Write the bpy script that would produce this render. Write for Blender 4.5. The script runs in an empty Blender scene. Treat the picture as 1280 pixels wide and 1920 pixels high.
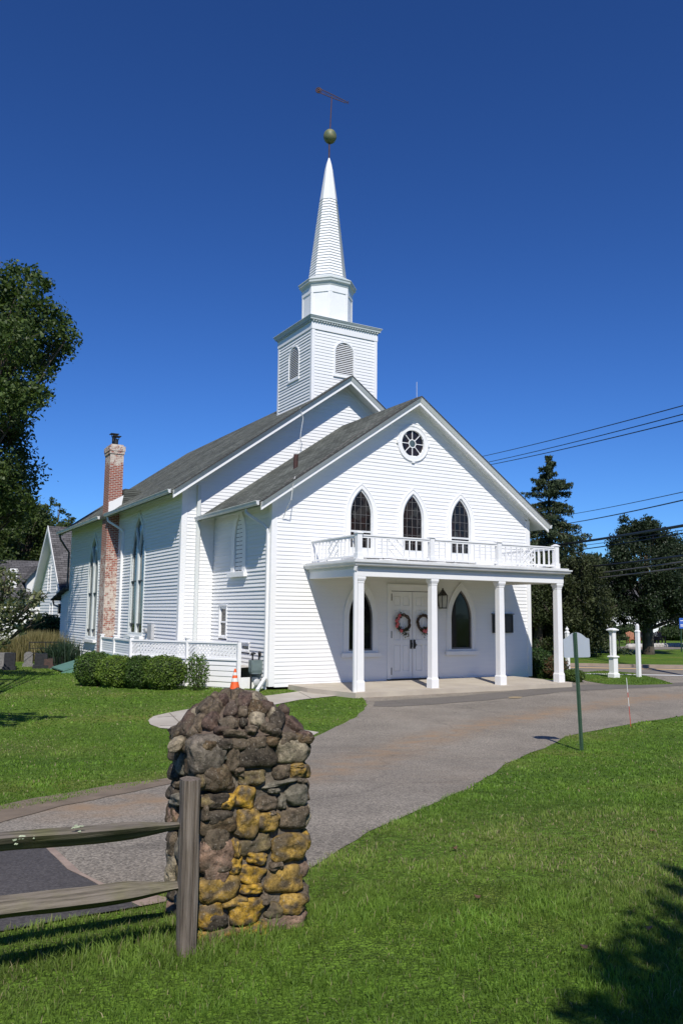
import bpy, math, random
import numpy as np
from mathutils import Vector, Matrix, noise
from mathutils.geometry import delaunay_2d_cdt
R = math.radians
random.seed(7); rng = np.random.default_rng(7)
SC = bpy.context.scene
COL = SC.collection

# ------------------------------------------------------------------ camera
CC = Vector((-10.25015, -21.60226, 1.9))
FW = Vector((0.499617, 0.857501, 0.122780)).normalized()
RT = Vector((0.863398, -0.504431, 0.009631)).normalized()
UP = RT.cross(FW).normalized()
F = 1533.08
cam = bpy.data.cameras.new('camera'); camo = bpy.data.objects.new('camera', cam); COL.objects.link(camo)
camo.matrix_world = Matrix.Translation(CC) @ Matrix((RT, UP, -FW)).transposed().to_4x4()
cam.sensor_fit = 'VERTICAL'; cam.sensor_height = 24; cam.lens = 24*F/1920
cam.clip_start = 0.05; cam.clip_end = 2000
SC.camera = camo

# ------------------------------------------------------------------ light
SUN = Vector((0.39, 0.85, -1.0)).normalized()       # travel direction of the light
elev = math.asin(-SUN.z); az = math.atan2(-SUN.x, -SUN.y)   # direction to the sun, from +Y
w = bpy.data.worlds.new('World'); SC.world = w; w.use_nodes = True
nt = w.node_tree; nt.nodes.clear()
out = nt.nodes.new('ShaderNodeOutputWorld'); bg = nt.nodes.new('ShaderNodeBackground')
sky = nt.nodes.new('ShaderNodeTexSky'); sky.sky_type = 'NISHITA'; sky.sun_disc = False
sky.sun_elevation = elev; sky.sun_rotation = az
sky.altitude = 100; sky.air_density = 1.0; sky.dust_density = 0.0; sky.ozone_density = 4.0
gam = nt.nodes.new('ShaderNodeGamma'); gam.inputs[1].default_value = 1.26
mul = nt.nodes.new('ShaderNodeMix'); mul.data_type = 'RGBA'; mul.blend_type = 'MULTIPLY'
mul.inputs[0].default_value = 1; mul.inputs[7].default_value = (0.295, 0.495, 0.79, 1)
nt.links.new(sky.outputs[0], gam.inputs[0]); nt.links.new(gam.outputs[0], mul.inputs[6])
nt.links.new(mul.outputs[2], bg.inputs[0]); bg.inputs[1].default_value = 0.085
nt.links.new(bg.outputs[0], out.inputs[0])
sl = bpy.data.lights.new('sun', 'SUN'); sl.energy = 4.6; sl.angle = R(0.53); sl.color = (1.0, 0.95, 0.87)
so = bpy.data.objects.new('sun', sl); COL.objects.link(so); so.rotation_euler = SUN.to_track_quat('-Z', 'Y').to_euler()
so.location = (-30, -60, 60)
SC.view_settings.view_transform = 'Standard'; SC.view_settings.look = 'None'
SC.view_settings.exposure = 0.10; SC.view_settings.gamma = 1
SC.cycles.max_bounces = 6; SC.cycles.transparent_max_bounces = 8
SC.cycles.use_denoising = True

# ------------------------------------------------------------------ measuring helpers
FH = Vector((FW.x, FW.y, 0)).normalized(); RH = Vector((FH.y, -FH.x, 0))
def ray(u, v): return FW + RT*((u-640)/F) - UP*((v-960)/F)
def depth(x, y): return (x-CC.x)*FH.x + (y-CC.y)*FH.y
def G(x, y):
    """height of the ground: the foreground bank drops half a metre to the churchyard"""
    d = depth(x, y)
    if isinstance(d, np.ndarray):
        t = np.clip((d-4.2)/11.0, 0, 1)
    else:
        t = min(max((d-4.2)/11.0, 0), 1)
    return 0.25 - 0.55*t*t*(3-2*t)
def px(u, v):
    r = ray(u, v); z = -0.3; p = None
    for _ in range(40):
        t = (z-CC.z)/r.z; p = CC + r*t; z = 0.5*z + 0.5*G(p.x, p.y)
    return p
def pz(u, v, z):
    r = ray(u, v); return CC + r*((z-CC.z)/r.z)
def pd(u, v, d):
    r = ray(u, v); return CC + r*(d/(r.dot(FH)))
def pY(u, v, y):
    r = ray(u, v); return CC + r*((y-CC.y)/r.y)
def pX(u, v, x):
    r = ray(u, v); return CC + r*((x-CC.x)/r.x)

# ------------------------------------------------------------------ materials
def nm(name):
    m = bpy.data.materials.new(name); m.use_nodes = True
    n = m.node_tree.nodes; l = m.node_tree.links
    return m, n, l, n['Principled BSDF']
def _n(n, t, **k):
    o = n.new(t)
    for a, b in k.items(): setattr(o, a, b)
    return o
def c4(c): return (c[0], c[1], c[2], 1)
def ramp(n, stops):
    r = n.new('ShaderNodeValToRGB'); e = r.color_ramp.elements
    while len(e) < len(stops): e.new(0.5)
    for i, (p, c) in enumerate(stops):
        e[i].position = p; e[i].color = c4(c) if hasattr(c, '__len__') else (c, c, c, 1)
    return r
def mat(name, c1, c2=None, scale=6, rough=0.6, bump=0, bscale=40, stretch=(1,1,1), metal=0, spec=0.5, detail=5, lo=.35, hi=.65, bdist=.01):
    m, n, l, p = nm(name)
    p.inputs['Roughness'].default_value = rough; p.inputs['Metallic'].default_value = metal
    p.inputs['Specular IOR Level'].default_value = spec
    p.inputs['Base Color'].default_value = c4(c1)
    tc = n.new('ShaderNodeTexCoord'); mp = n.new('ShaderNodeMapping'); mp.inputs['Scale'].default_value = stretch
    l.new(tc.outputs['Object'], mp.inputs[0])
    if c2 is not None:
        t = n.new('ShaderNodeTexNoise'); t.inputs['Scale'].default_value = scale; t.inputs['Detail'].default_value = detail
        l.new(mp.outputs[0], t.inputs[0]); r = ramp(n, [(lo, c1), (hi, c2)])
        l.new(t.outputs[0], r.inputs[0]); l.new(r.outputs[0], p.inputs['Base Color'])
    if bump:
        t = n.new('ShaderNodeTexNoise'); t.inputs['Scale'].default_value = bscale; t.inputs['Detail'].default_value = 6
        l.new(mp.outputs[0], t.inputs[0]); b = n.new('ShaderNodeBump'); b.inputs['Strength'].default_value = bump
        b.inputs['Distance'].default_value = bdist
        l.new(t.outputs[0], b.inputs['Height']); l.new(b.outputs[0], p.inputs['Normal'])
    return m
WHITE = mat('white_paint', (.80,.80,.79), (.74,.745,.75), scale=1.3, rough=.5, bump=.15, bscale=14, lo=.3, hi=.75, bdist=.004)
SIDING = mat('siding_paint', (.81,.81,.80), (.75,.755,.765), scale=2.2, rough=.55, bump=.2, bscale=5, stretch=(.5,.5,6), lo=.25, hi=.8, bdist=.003)
TRIM = mat('trim_paint', (.82,.82,.81), (.77,.775,.78), scale=3, rough=.45, bump=.1, bscale=12, lo=.3, hi=.8, bdist=.003)
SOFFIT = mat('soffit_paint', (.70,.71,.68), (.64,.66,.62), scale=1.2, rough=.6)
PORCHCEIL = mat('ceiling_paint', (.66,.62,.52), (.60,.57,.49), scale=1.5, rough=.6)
CORNICE = mat('cornice_paint', (.46,.52,.51), (.56,.58,.56), scale=3, rough=.5)
GUTTER = mat('gutter_metal', (.66,.67,.67), (.56,.58,.58), scale=2.5, rough=.35, stretch=(1,1,1))
DARKGUT = mat('dark_gutter', (.06,.06,.06), (.1,.1,.1), scale=3, rough=.4)
BLACK = mat('black_iron', (.012,.012,.012), (.03,.03,.03), scale=20, rough=.4)
VOID = mat('dark_inside', (.006,.006,.006), rough=.9, spec=.1)
RUSTMETAL = mat('rusty_metal', (.085,.03,.022), (.04,.022,.02), scale=8, rough=.7, bump=.3)
COPPER = mat('weathered_copper', (.22,.20,.08), (.10,.13,.07), scale=5, rough=.55, bump=.2, bscale=10)
ROOFEDGE = mat('roof_edge', (.06,.055,.05), (.035,.035,.034), scale=6, rough=.8)
CONCRETE = mat('concrete', (.47,.42,.34), (.40,.35,.285), scale=1.6, rough=.9, bump=.4, bscale=60, bdist=.004)
PATHM = mat('pavement_concrete', (.46,.42,.36), (.39,.35,.29), scale=1.8, rough=.9, bump=.3, bscale=60, bdist=.004)
ALU = mat('bare_aluminium', (.36,.40,.46), (.33,.37,.43), scale=3, rough=.42, metal=.0, bump=.05)
GREENMETAL = mat('green_steel', (.022,.06,.032), (.035,.075,.045), scale=14, rough=.45, bump=.15)
RUSTFOOT = mat('rust_streak', (.12,.06,.03), (.03,.05,.03), scale=30, rough=.8)
GREENDOOR = mat('green_hatch_paint', (.12,.24,.19), (.09,.19,.15), scale=4, rough=.5)
METER = mat('meter_grey', (.17,.22,.22), (.13,.17,.17), scale=6, rough=.45)
METERLITE = mat('meter_housing', (.45,.46,.47), (.38,.39,.4), scale=6, rough=.4)
ORANGE = mat('cone_orange', (.85,.13,.025), (.7,.10,.02), scale=9, rough=.5)
REFLW = mat('cone_band', (.75,.74,.70), (.6,.6,.58), scale=9, rough=.4)
RUBBER = mat('black_rubber', (.02,.02,.02), (.035,.03,.03), scale=12, rough=.8)
STONEG = mat('grave_granite', (.22,.21,.20), (.13,.125,.12), scale=14, rough=.8, bump=.3)
STONED = mat('dark_granite', (.012,.012,.014), (.025,.025,.028), scale=14, rough=.5)
STONEB = mat('brown_sandstone', (.09,.05,.04), (.05,.035,.03), scale=10, rough=.9)
BARK = mat('bark', (.06,.045,.033), (.11,.09,.07), scale=9, rough=.95, bump=.8, bscale=22, stretch=(1,1,.25), bdist=.03)
CLEAR_LEAD = mat('lead_came', (.16,.15,.14), (.10,.10,.10), scale=20, rough=.5)
BRONZE = mat('bronze_board', (.035,.03,.03), (.055,.045,.04), scale=12, rough=.4)
CARPAINT = mat('dark_car_paint', (.02,.022,.028), rough=.2)
REDL = mat('red_lens', (.5,.02,.02), rough=.3)
BLUES = mat('blue_sign_face', (.04,.12,.5), rough=.4)
CHAIRM = mat('orange_wood', (.34,.12,.05), (.24,.085,.04), scale=12, rough=.6)
REDM = mat('stake_red', (.6,.06,.04), rough=.5)
CABLEW = mat('white_cable', (.62,.62,.6), rough=.5)
CABLEB = mat('black_cable', (.015,.015,.016), rough=.5)
CABLEG = mat('grey_cable', (.14,.13,.12), rough=.5)
TWIG = mat('twig', (.05,.03,.02), (.09,.06,.04), scale=30, rough=.9)
PINK = mat('pink_petal', (.72,.16,.15), (.55,.10,.11), scale=30, rough=.6)
LAMPGLASS = mat('frosted_glass', (.50,.50,.46), (.42,.42,.40), scale=6, rough=.25)
MAT = mat('door_mat', (.02,.02,.02), rough=.95)
MULCH = mat('mulch', (.06,.04,.03), (.1,.07,.05), scale=30, rough=1, bump=.6)
def glass(name, c=(.012,.012,.014), rough=.06):
    m, n, l, p = nm(name)
    tc = n.new('ShaderNodeTexCoord'); t = n.new('ShaderNodeTexNoise'); t.inputs['Scale'].default_value = 3.5
    l.new(tc.outputs['Object'], t.inputs[0]); r = ramp(n, [(.35, (c[0]*.5, c[1]*.5, c[2]*.5)), (.7, c)])
    l.new(t.outputs[0], r.inputs[0]); l.new(r.outputs[0], p.inputs['Base Color'])
    p.inputs['Roughness'].default_value = rough; p.inputs['Specular IOR Level'].default_value = .45
    b = n.new('ShaderNodeBump'); b.inputs['Strength'].default_value = .12; b.inputs['Distance'].default_value = .01
    l.new(t.outputs[0], b.inputs['Height']); l.new(b.outputs[0], p.inputs['Normal'])
    return m
GLASS = glass('window_glass'); GLASSB = glass('storm_glass', (.10,.14,.145), .12)
def stained():
    m, n, l, p = nm('stained_glass')
    tc = n.new('ShaderNodeTexCoord'); v = n.new('ShaderNodeTexVoronoi'); v.inputs['Scale'].default_value = 6
    mp = n.new('ShaderNodeMapping'); mp.inputs['Scale'].default_value = (1, 1, .6)
    l.new(tc.outputs['Object'], mp.inputs[0]); l.new(mp.outputs[0], v.inputs[0])
    s = n.new('ShaderNodeSeparateColor'); l.new(v.outputs['Color'], s.inputs[0])
    r = ramp(n, [(0, (.008,.008,.008)), (.5, (.018,.015,.014)), (.8, (.022,.012,.010)), (1, (.04,.043,.04))])
    l.new(s.outputs[0], r.inputs[0]); l.new(r.outputs[0], p.inputs['Base Color'])
    p.inputs['Roughness'].default_value = .18; p.inputs['Specular IOR Level'].default_value = .4
    return m
STAINED = stained()
def shingle(name, axis, base, dark, row=.08, brickw=.32):
    m, n, l, p = nm(name)
    tc = n.new('ShaderNodeTexCoord'); s = n.new('ShaderNodeSeparateXYZ'); cb = n.new('ShaderNodeCombineXYZ')
    l.new(tc.outputs['Object'], s.inputs[0]); l.new(s.outputs[axis], cb.inputs[0]); l.new(s.outputs[2], cb.inputs[1])
    b = n.new('ShaderNodeTexBrick'); b.inputs['Scale'].default_value = 1
    b.inputs['Brick Width'].default_value = brickw; b.inputs['Row Height'].default_value = row
    b.inputs['Mortar Size'].default_value = .012; b.inputs['Mortar Smooth'].default_value = .3
    b.inputs['Color1'].default_value = c4(base); b.inputs['Color2'].default_value = c4([x*1.75 for x in base])
    b.inputs['Mortar'].default_value = c4(dark)
    l.new(cb.outputs[0], b.inputs[0])
    t = n.new('ShaderNodeTexNoise'); t.inputs['Scale'].default_value = .7; t.inputs['Detail'].default_value = 8
    l.new(tc.outputs['Object'], t.inputs[0]); r = ramp(n, [(.3, .68), (.7, 1.25)]); l.new(t.outputs[0], r.inputs[0])
    t2 = n.new('ShaderNodeTexNoise'); t2.inputs['Scale'].default_value = 60; l.new(tc.outputs['Object'], t2.inputs[0])
    mx = n.new('ShaderNodeMix'); mx.data_type = 'RGBA'; mx.blend_type = 'MULTIPLY'; mx.inputs[0].default_value = 1
    l.new(b.outputs[0], mx.inputs[6]); l.new(r.outputs[0], mx.inputs[7]); l.new(mx.outputs[2], p.inputs['Base Color'])
    ad = n.new('ShaderNodeMath'); ad.operation = 'MULTIPLY_ADD'; ad.inputs[1].default_value = -1
    l.new(b.outputs['Fac'], ad.inputs[0]); l.new(t2.outputs[0], ad.inputs[2])
    bp = n.new('ShaderNodeBump'); bp.inputs['Strength'].default_value = 1.0; bp.inputs['Distance'].default_value = .02
    l.new(ad.outputs[0], bp.inputs['Height']); l.new(bp.outputs[0], p.inputs['Normal'])
    p.inputs['Roughness'].default_value = .92; p.inputs['Specular IOR Level'].default_value = .2
    return m
SHING_Y = shingle('roof_shingles', 1, (.105,.112,.098), (.035,.037,.034))
SHING_X = shingle('grey_shingles', 0, (.085,.082,.085), (.03,.03,.032), row=.14, brickw=.4)
def brickmat():
    m, n, l, p = nm('painted_brick')
    tc = n.new('ShaderNodeTexCoord'); s = n.new('ShaderNodeSeparateXYZ'); cb = n.new('ShaderNodeCombineXYZ')
    l.new(tc.outputs['Object'], s.inputs[0])
    ad = n.new('ShaderNodeMath'); ad.operation = 'ADD'; l.new(s.outputs[0], ad.inputs[0]); l.new(s.outputs[1], ad.inputs[1])
    l.new(ad.outputs[0], cb.inputs[0]); l.new(s.outputs[2], cb.inputs[1])
    b = n.new('ShaderNodeTexBrick'); b.inputs['Scale'].default_value = 1
    b.inputs['Brick Width'].default_value = .21; b.inputs['Row Height'].default_value = .075; b.inputs['Mortar Size'].default_value = .012
    b.inputs['Color1'].default_value = (.33,.085,.05,1); b.inputs['Color2'].default_value = (.22,.055,.038,1)
    b.inputs['Mortar'].default_value = (.45,.38,.33,1)
    l.new(cb.outputs[0], b.inputs[0])
    # worn white paint: more of it low on the stack and at the very top
    t = n.new('ShaderNodeTexNoise'); t.inputs['Scale'].default_value = 6.5; t.inputs['Detail'].default_value = 12; t.inputs['Roughness'].default_value = .8
    l.new(tc.outputs['Object'], t.inputs[0])
    hr = n.new('ShaderNodeMapRange'); hr.inputs[1].default_value = 0; hr.inputs[2].default_value = 9
    l.new(s.outputs[2], hr.inputs[0])
    hc = ramp(n, [(0, .57), (.30, .60), (.5, .56), (.66, .36), (.86, .34), (.93, .60)])
    l.new(hr.outputs[0], hc.inputs[0])
    xr = n.new('ShaderNodeMapRange'); xr.inputs[1].default_value = -1.65; xr.inputs[2].default_value = -1.15
    xr.inputs[3].default_value = -.10; xr.inputs[4].default_value = .14; l.new(s.outputs[0], xr.inputs[0])
    s1 = n.new('ShaderNodeMath'); s1.operation = 'ADD'; l.new(t.outputs[0], s1.inputs[0]); l.new(hc.outputs[0], s1.inputs[1])
    s2 = n.new('ShaderNodeMath'); s2.operation = 'ADD'; l.new(s1.outputs[0], s2.inputs[0]); l.new(xr.outputs[0], s2.inputs[1])
    r2 = ramp(n, [(.97, 0), (1.06, 1)]); l.new(s2.outputs[0], r2.inputs[0])
    mx = n.new('ShaderNodeMix'); mx.data_type = 'RGBA'; l.new(r2.outputs[0], mx.inputs[0]); l.new(b.outputs[0], mx.inputs[6])
    mx.inputs[7].default_value = (.56,.49,.42,1); l.new(mx.outputs[2], p.inputs['Base Color'])
    bp = n.new('ShaderNodeBump'); bp.inputs['Strength'].default_value = .8; bp.inputs['Distance'].default_value = .01; bp.invert = True
    l.new(b.outputs['Fac'], bp.inputs['Height']); l.new(bp.outputs[0], p.inputs['Normal'])
    p.inputs['Roughness'].default_value = .9
    return m
BRICK = brickmat()
def leafmat(name, trans=.25, rough=.5):
    m, n, l, p = nm(name)
    a = n.new('ShaderNodeAttribute'); a.attribute_name = 'Col'
    l.new(a.outputs[0], p.inputs['Base Color']); p.inputs['Roughness'].default_value = rough
    p.inputs['Specular IOR Level'].default_value = .3
    tr = n.new('ShaderNodeBsdfTranslucent'); mi = n.new('ShaderNodeMixShader'); mi.inputs[0].default_value = trans
    hs = n.new('ShaderNodeHueSaturation'); hs.inputs['Saturation'].default_value = 1.15; hs.inputs['Value'].default_value = 1.5
    l.new(a.outputs[0], hs.inputs['Color']); l.new(hs.outputs[0], tr.inputs[0])
    l.new(p.outputs[0], mi.inputs[1]); l.new(tr.outputs[0], mi.inputs[2])
    l.new(mi.outputs[0], n['Material Output'].inputs[0])
    return m
LEAF = leafmat('leaves'); GRASS = leafmat('grass_blades', .35, .55); NEEDLE = leafmat('needles', .1, .6)

# ------------------------------------------------------------------ mesh builder
class MB:
    def __init__(s): s.v = []; s.f = []; s.m = []; s.c = []
    def add(s, vs, fs, m=0, col=None):
        o = len(s.v); s.v += [tuple(p) for p in vs]
        for f in fs: s.f.append(tuple(i+o for i in f)); s.m.append(m)
        if col is not None: s.c += [tuple(col)]*len(vs)
    def box(s, a, b, m=0):
        x0,y0,z0 = a; x1,y1,z1 = b
        if x0 > x1: x0,x1 = x1,x0
        if y0 > y1: y0,y1 = y1,y0
        if z0 > z1: z0,z1 = z1,z0
        s.add([(x0,y0,z0),(x1,y0,z0),(x1,y1,z0),(x0,y1,z0),(x0,y0,z1),(x1,y0,z1),(x1,y1,z1),(x0,y1,z1)],
              [(0,3,2,1),(4,5,6,7),(0,1,5,4),(1,2,6,5),(2,3,7,6),(3,0,4,7)], m)
    def hexa(s, p, m=0):   # 8 points: bottom ring, top ring
        s.add(p, [(0,3,2,1),(4,5,6,7),(0,1,5,4),(1,2,6,5),(2,3,7,6),(3,0,4,7)], m)
    def bar(s, p0, p1, w, h, up=(0,0,1), m=0):
        p0 = Vector(p0); p1 = Vector(p1); d = (p1-p0).normalized(); up = Vector(up)
        sd = d.cross(up)
        if sd.length < 1e-4: sd = d.cross(Vector((0,1,0)))
        sd.normalize(); u = sd.cross(d).normalized(); a = sd*(w/2); b = u*(h/2)
        s.hexa([p0-a-b,p0+a-b,p1+a-b,p1-a-b,p0-a+b,p0+a+b,p1+a+b,p1-a+b], m)
    def loft(s, rings, cap=True, m=0, close=True):
        n = len(rings[0]); o = []
        for r in rings: o += list(r)
        fs = []
        for i in range(len(rings)-1):
            for j in range(n if close else n-1):
                k = (j+1) % n
                fs.append((i*n+j, i*n+k, (i+1)*n+k, (i+1)*n+j))
        if cap: fs.append(tuple(range(n-1,-1,-1))); fs.append(tuple(range((len(rings)-1)*n, len(rings)*n)))
        s.add(o, fs, m)
    def tube(s, pts, r, n=8, m=0, cap=True):
        pts = [Vector(p) for p in pts]; rings = []; rr = r if hasattr(r, '__len__') else [r]*len(pts)
        pa = None
        for i, p in enumerate(pts):
            d = (pts[min(i+1, len(pts)-1)]-pts[max(i-1, 0)]).normalized()
            if pa is None: pa = d.orthogonal().normalized()
            a = (pa-d*pa.dot(d)).normalized(); pa = a; b = d.cross(a)
            rings.append([p+(a*math.cos(2*math.pi*k/n)+b*math.sin(2*math.pi*k/n))*rr[i] for k in range(n)])
        s.loft(rings, cap, m)
    def sphere(s, c, r, nu=16, nv=10, m=0):
        c = Vector(c); r = r if hasattr(r, '__len__') else (r,r,r)
        rings = []
        for i in range(nv+1):
            t = math.pi*(i/nv)-math.pi/2; t = max(min(t, math.pi/2-.02), -math.pi/2+.02)
            rings.append([c+Vector((r[0]*math.cos(t)*math.cos(2*math.pi*k/nu), r[1]*math.cos(t)*math.sin(2*math.pi*k/nu), r[2]*math.sin(t))) for k in range(nu)])
        s.loft(rings, True, m)
    def poly(s, fr, pts, d0, d1, m=0):    # extruded polygon in a frame, pts counter-clockwise seen from outside
        n = len(pts)
        s.add([fr.P(a,b,d0) for a,b in pts]+[fr.P(a,b,d1) for a,b in pts],
              [tuple(range(n-1,-1,-1)), tuple(range(n,2*n))]+[(i,(i+1)%n,n+(i+1)%n,n+i) for i in range(n)], m)
    def ring(s, fr, outer, inner, d0, d1, m=0, close=True):
        n = len(outer); V = []
        for pts, d in ((outer,d0),(inner,d0),(outer,d1),(inner,d1)): V += [fr.P(a,b,d) for a,b in pts]
        fs = []
        for i in range(n if close else n-1):
            j = (i+1) % n
            fs += [(n+i,n+j,3*n+j,3*n+i), (2*n+i,3*n+i,3*n+j,2*n+j), (j,i,2*n+i,2*n+j), (i,j,n+j,n+i)]
        if not close: fs += [(0,n,3*n,2*n),(n-1,3*n-1,4*n-1,2*n-1)]
        s.add(V, fs, m)
    def build(s, name, mats, parent=None, smooth=False, autos=None):
        me = bpy.data.meshes.new(name); me.from_pydata(s.v, [], s.f)
        if not isinstance(mats, (list,tuple)): mats = [mats]
        for mt in mats: me.materials.append(mt)
        if len(mats) > 1: me.polygons.foreach_set('material_index', s.m)
        if s.c:
            a = me.color_attributes.new('Col', 'FLOAT_COLOR', 'POINT')
            a.data.foreach_set('color', np.array([(c[0],c[1],c[2],1) for c in s.c], dtype=np.float32).ravel())
        me.validate(); me.update()
        if smooth: me.polygons.foreach_set('use_smooth', [True]*len(me.polygons))
        o = bpy.data.objects.new(name, me); COL.objects.link(o)
        if parent is not None:
            o.parent = parent; top = parent
            M = Matrix.Identity(4)
            chain = []
            while top is not None: chain.append(top); top = top.parent
            for t in reversed(chain): M = M @ t.matrix_basis
            inv = M.inverted(); me.transform(inv)
        return o
class Fr:
    def __init__(s, o, u, v, n): s.o=Vector(o); s.u=Vector(u); s.v=Vector(v); s.n=Vector(n)
    def P(s, a, b, c=0): return s.o + s.u*a + s.v*b + s.n*c
def tag(o, label=None, cat=None, group=None, kind=None):
    if label: o['label'] = label
    if cat: o['category'] = cat
    if group: o['group'] = group
    if kind: o['kind'] = kind
    return o
def empty(name, loc, label, cat, group=None, rz=0):
    o = bpy.data.objects.new(name, None); COL.objects.link(o); o.location = loc; o.rotation_euler[2] = rz
    o.empty_display_size = .2
    return tag(o, label, cat, group)
def fastmesh(name, verts, faces_flat, loop_tot, mat_, cols=None, parent=None, smooth=False):
    me = bpy.data.meshes.new(name); nv = len(verts)
    me.vertices.add(nv); me.vertices.foreach_set('co', verts.astype(np.float32).ravel())
    me.loops.add(len(faces_flat)); me.loops.foreach_set('vertex_index', faces_flat.astype(np.int32))
    nf = len(loop_tot); me.polygons.add(nf)
    st = np.concatenate([[0], np.cumsum(loop_tot)[:-1]]).astype(np.int32)
    me.polygons.foreach_set('loop_start', st); me.polygons.foreach_set('loop_total', loop_tot.astype(np.int32))
    me.materials.append(mat_)
    if cols is not None:
        a = me.color_attributes.new('Col', 'FLOAT_COLOR', 'POINT')
        cc = np.concatenate([cols, np.ones((nv,1))], axis=1).astype(np.float32)
        a.data.foreach_set('color', cc.ravel())
    me.update(calc_edges=True)
    o = bpy.data.objects.new(name, me); COL.objects.link(o)
    if parent is not None:
        o.parent = parent
        M = parent.matrix_basis.copy()
        if parent.parent is not None: M = parent.parent.matrix_basis @ M
        me.transform(M.inverted())
    return o
def leaves(name, C, size, ca, cb, m=LEAF, parent=None, aspect=.55, hang=0.0, outward=None, sz_var=.35):
    """one small folded leaf blade (4 corners) per centre"""
    n = len(C); C = np.asarray(C, float)
    a = rng.normal(size=(n,3)); a[:,2] -= hang*2; a /= np.linalg.norm(a, axis=1)[:,None]
    nrm = rng.normal(size=(n,3)); nrm[:,2] += .6
    if outward is not None: nrm += outward*1.2
    b = np.cross(a, nrm); b /= (np.linalg.norm(b, axis=1)[:,None]+1e-9)
    s = (size*(1+sz_var*rng.normal(size=n)).clip(.4, 1.8))[:,None]
    V = np.empty((n,4,3)); V[:,0] = C-a*s*.5; V[:,1] = C+b*s*.5*aspect; V[:,2] = C+a*s*.5; V[:,3] = C-b*s*.5*aspect
    t = rng.random(n)[:,None]; col = np.array(ca)*(1-t)+np.array(cb)*t
    col *= (0.8+.4*rng.random(n))[:,None]
    cols = np.repeat(col, 4, axis=0)
    return fastmesh(name, V.reshape(-1,3), np.arange(4*n), np.full(n,4), m, cols, parent)

# ------------------------------------------------------------------ ground, drive, road, paths
def ground_grid():
    ds = list(np.arange(-14, 16.01, .5)) + [18,22,28,36,46,60,80,110,150,220,330,480]
    ls = [-420,-250,-150,-90,-60,-40] + list(range(-30,31,3)) + [40,60,90,150,250,420]
    V = []; 
    for d in [-60,-30]+ds:
        for l_ in ls:
            p = CC + FH*float(d) + RH*float(l_); V.append((p.x, p.y, G(p.x, p.y)))
    n = len(ls); fs = []
    for i in range(len(ds)+1):
        for j in range(n-1): fs.append((i*n+j, i*n+j+1, (i+1)*n+j+1, (i+1)*n+j))
    return V, fs
def lawnmat():
    m, n, l, p = nm('lawn_turf')
    tc = n.new('ShaderNodeTexCoord')
    t1 = n.new('ShaderNodeTexNoise'); t1.inputs['Scale'].default_value = .55; t1.inputs['Detail'].default_value = 6
    t2 = n.new('ShaderNodeTexNoise'); t2.inputs['Scale'].default_value = 14; t2.inputs['Detail'].default_value = 8
    l.new(tc.outputs['Object'], t1.inputs[0]); l.new(tc.outputs['Object'], t2.inputs[0])
    r1 = ramp(n, [(.3, (.072,.138,.016)), (.55, (.110,.188,.022)), (.72, (.165,.195,.038))]); l.new(t1.outputs[0], r1.inputs[0])
    r2 = ramp(n, [(.35, .55), (.65, 1.25)]); l.new(t2.outputs[0], r2.inputs[0])
    mx = n.new('ShaderNodeMix'); mx.data_type = 'RGBA'; mx.blend_type = 'MULTIPLY'; mx.inputs[0].default_value = 1
    l.new(r1.outputs[0], mx.inputs[6]); l.new(r2.outputs[0], mx.inputs[7]); l.new(mx.outputs[2], p.inputs['Base Color'])
    t3 = n.new('ShaderNodeTexNoise'); t3.inputs['Scale'].default_value = 45; l.new(tc.outputs['Object'], t3.inputs[0])
    b = n.new('ShaderNodeBump'); b.inputs['Strength'].default_value = .8; b.inputs['Distance'].default_value = .04
    l.new(t3.outputs[0], b.inputs['Height']); l.new(b.outputs[0], p.inputs['Normal'])
    p.inputs['Roughness'].default_value = .9; p.inputs['Specular IOR Level'].default_value = .15
    return m
LAWN = lawnmat()
V_, F_ = ground_grid()
gm = MB(); gm.add(V_, F_); ground = tag(gm.build('ground', LAWN), kind='structure')

def wobble(poly, amp, step=.25):
    o = []; n = len(poly)
    for i in range(n):
        a = Vector(poly[i][:2]); b = Vector(poly[(i+1)%n][:2]); L = (b-a).length; k = max(1, int(L/step))
        if k > 400: k = 400
        nrm = Vector((-(b-a).y, (b-a).x)).normalized() if L > 0 else Vector((0,0))
        for j in range(k):
            p = a.lerp(b, j/k); w_ = amp*(noise.noise(Vector((p.x*1.3, p.y*1.3, 3)))*1.6 + .6*noise.noise(Vector((p.x*5, p.y*5, 9))))
            o.append(p+nrm*w_)
    return o
def drape(name, poly, dz, mat_, grid=.6, attr=None):
    P = [Vector(p[:2]) for p in poly]; n = len(P)
    xs = [p.x for p in P]; ys = [p.y for p in P]
    pa = np.array([(p.x,p.y) for p in P])
    gx, gy = np.meshgrid(np.arange(min(xs)+grid/2, max(xs), grid), np.arange(min(ys)+grid/2, max(ys), grid))
    q = np.stack([gx.ravel(), gy.ravel()], 1); q = q[inpoly(q, pa)]
    pts = P + [Vector(a) for a in q]
    r = delaunay_2d_cdt(pts, [], [list(range(n))], 1, 1e-6)
    me = bpy.data.meshes.new(name)
    me.from_pydata([(p.x, p.y, G(p.x,p.y)+dz) for p in r[0]], [], r[2])
    me.materials.append(mat_); me.update()
    for pl in me.polygons:
        if pl.normal.z < 0: pl.flip()
    if attr is not None:
        a = me.color_attributes.new('Col', 'FLOAT_COLOR', 'POINT')
        a.data.foreach_set('color', np.array([[v_,v_,v_,1] for v_ in (attr(p.x,p.y) for p in r[0])], dtype=np.float32).ravel())
    o = bpy.data.objects.new(name, me); COL.objects.link(o)
    return tag(o, kind='structure')
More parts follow.
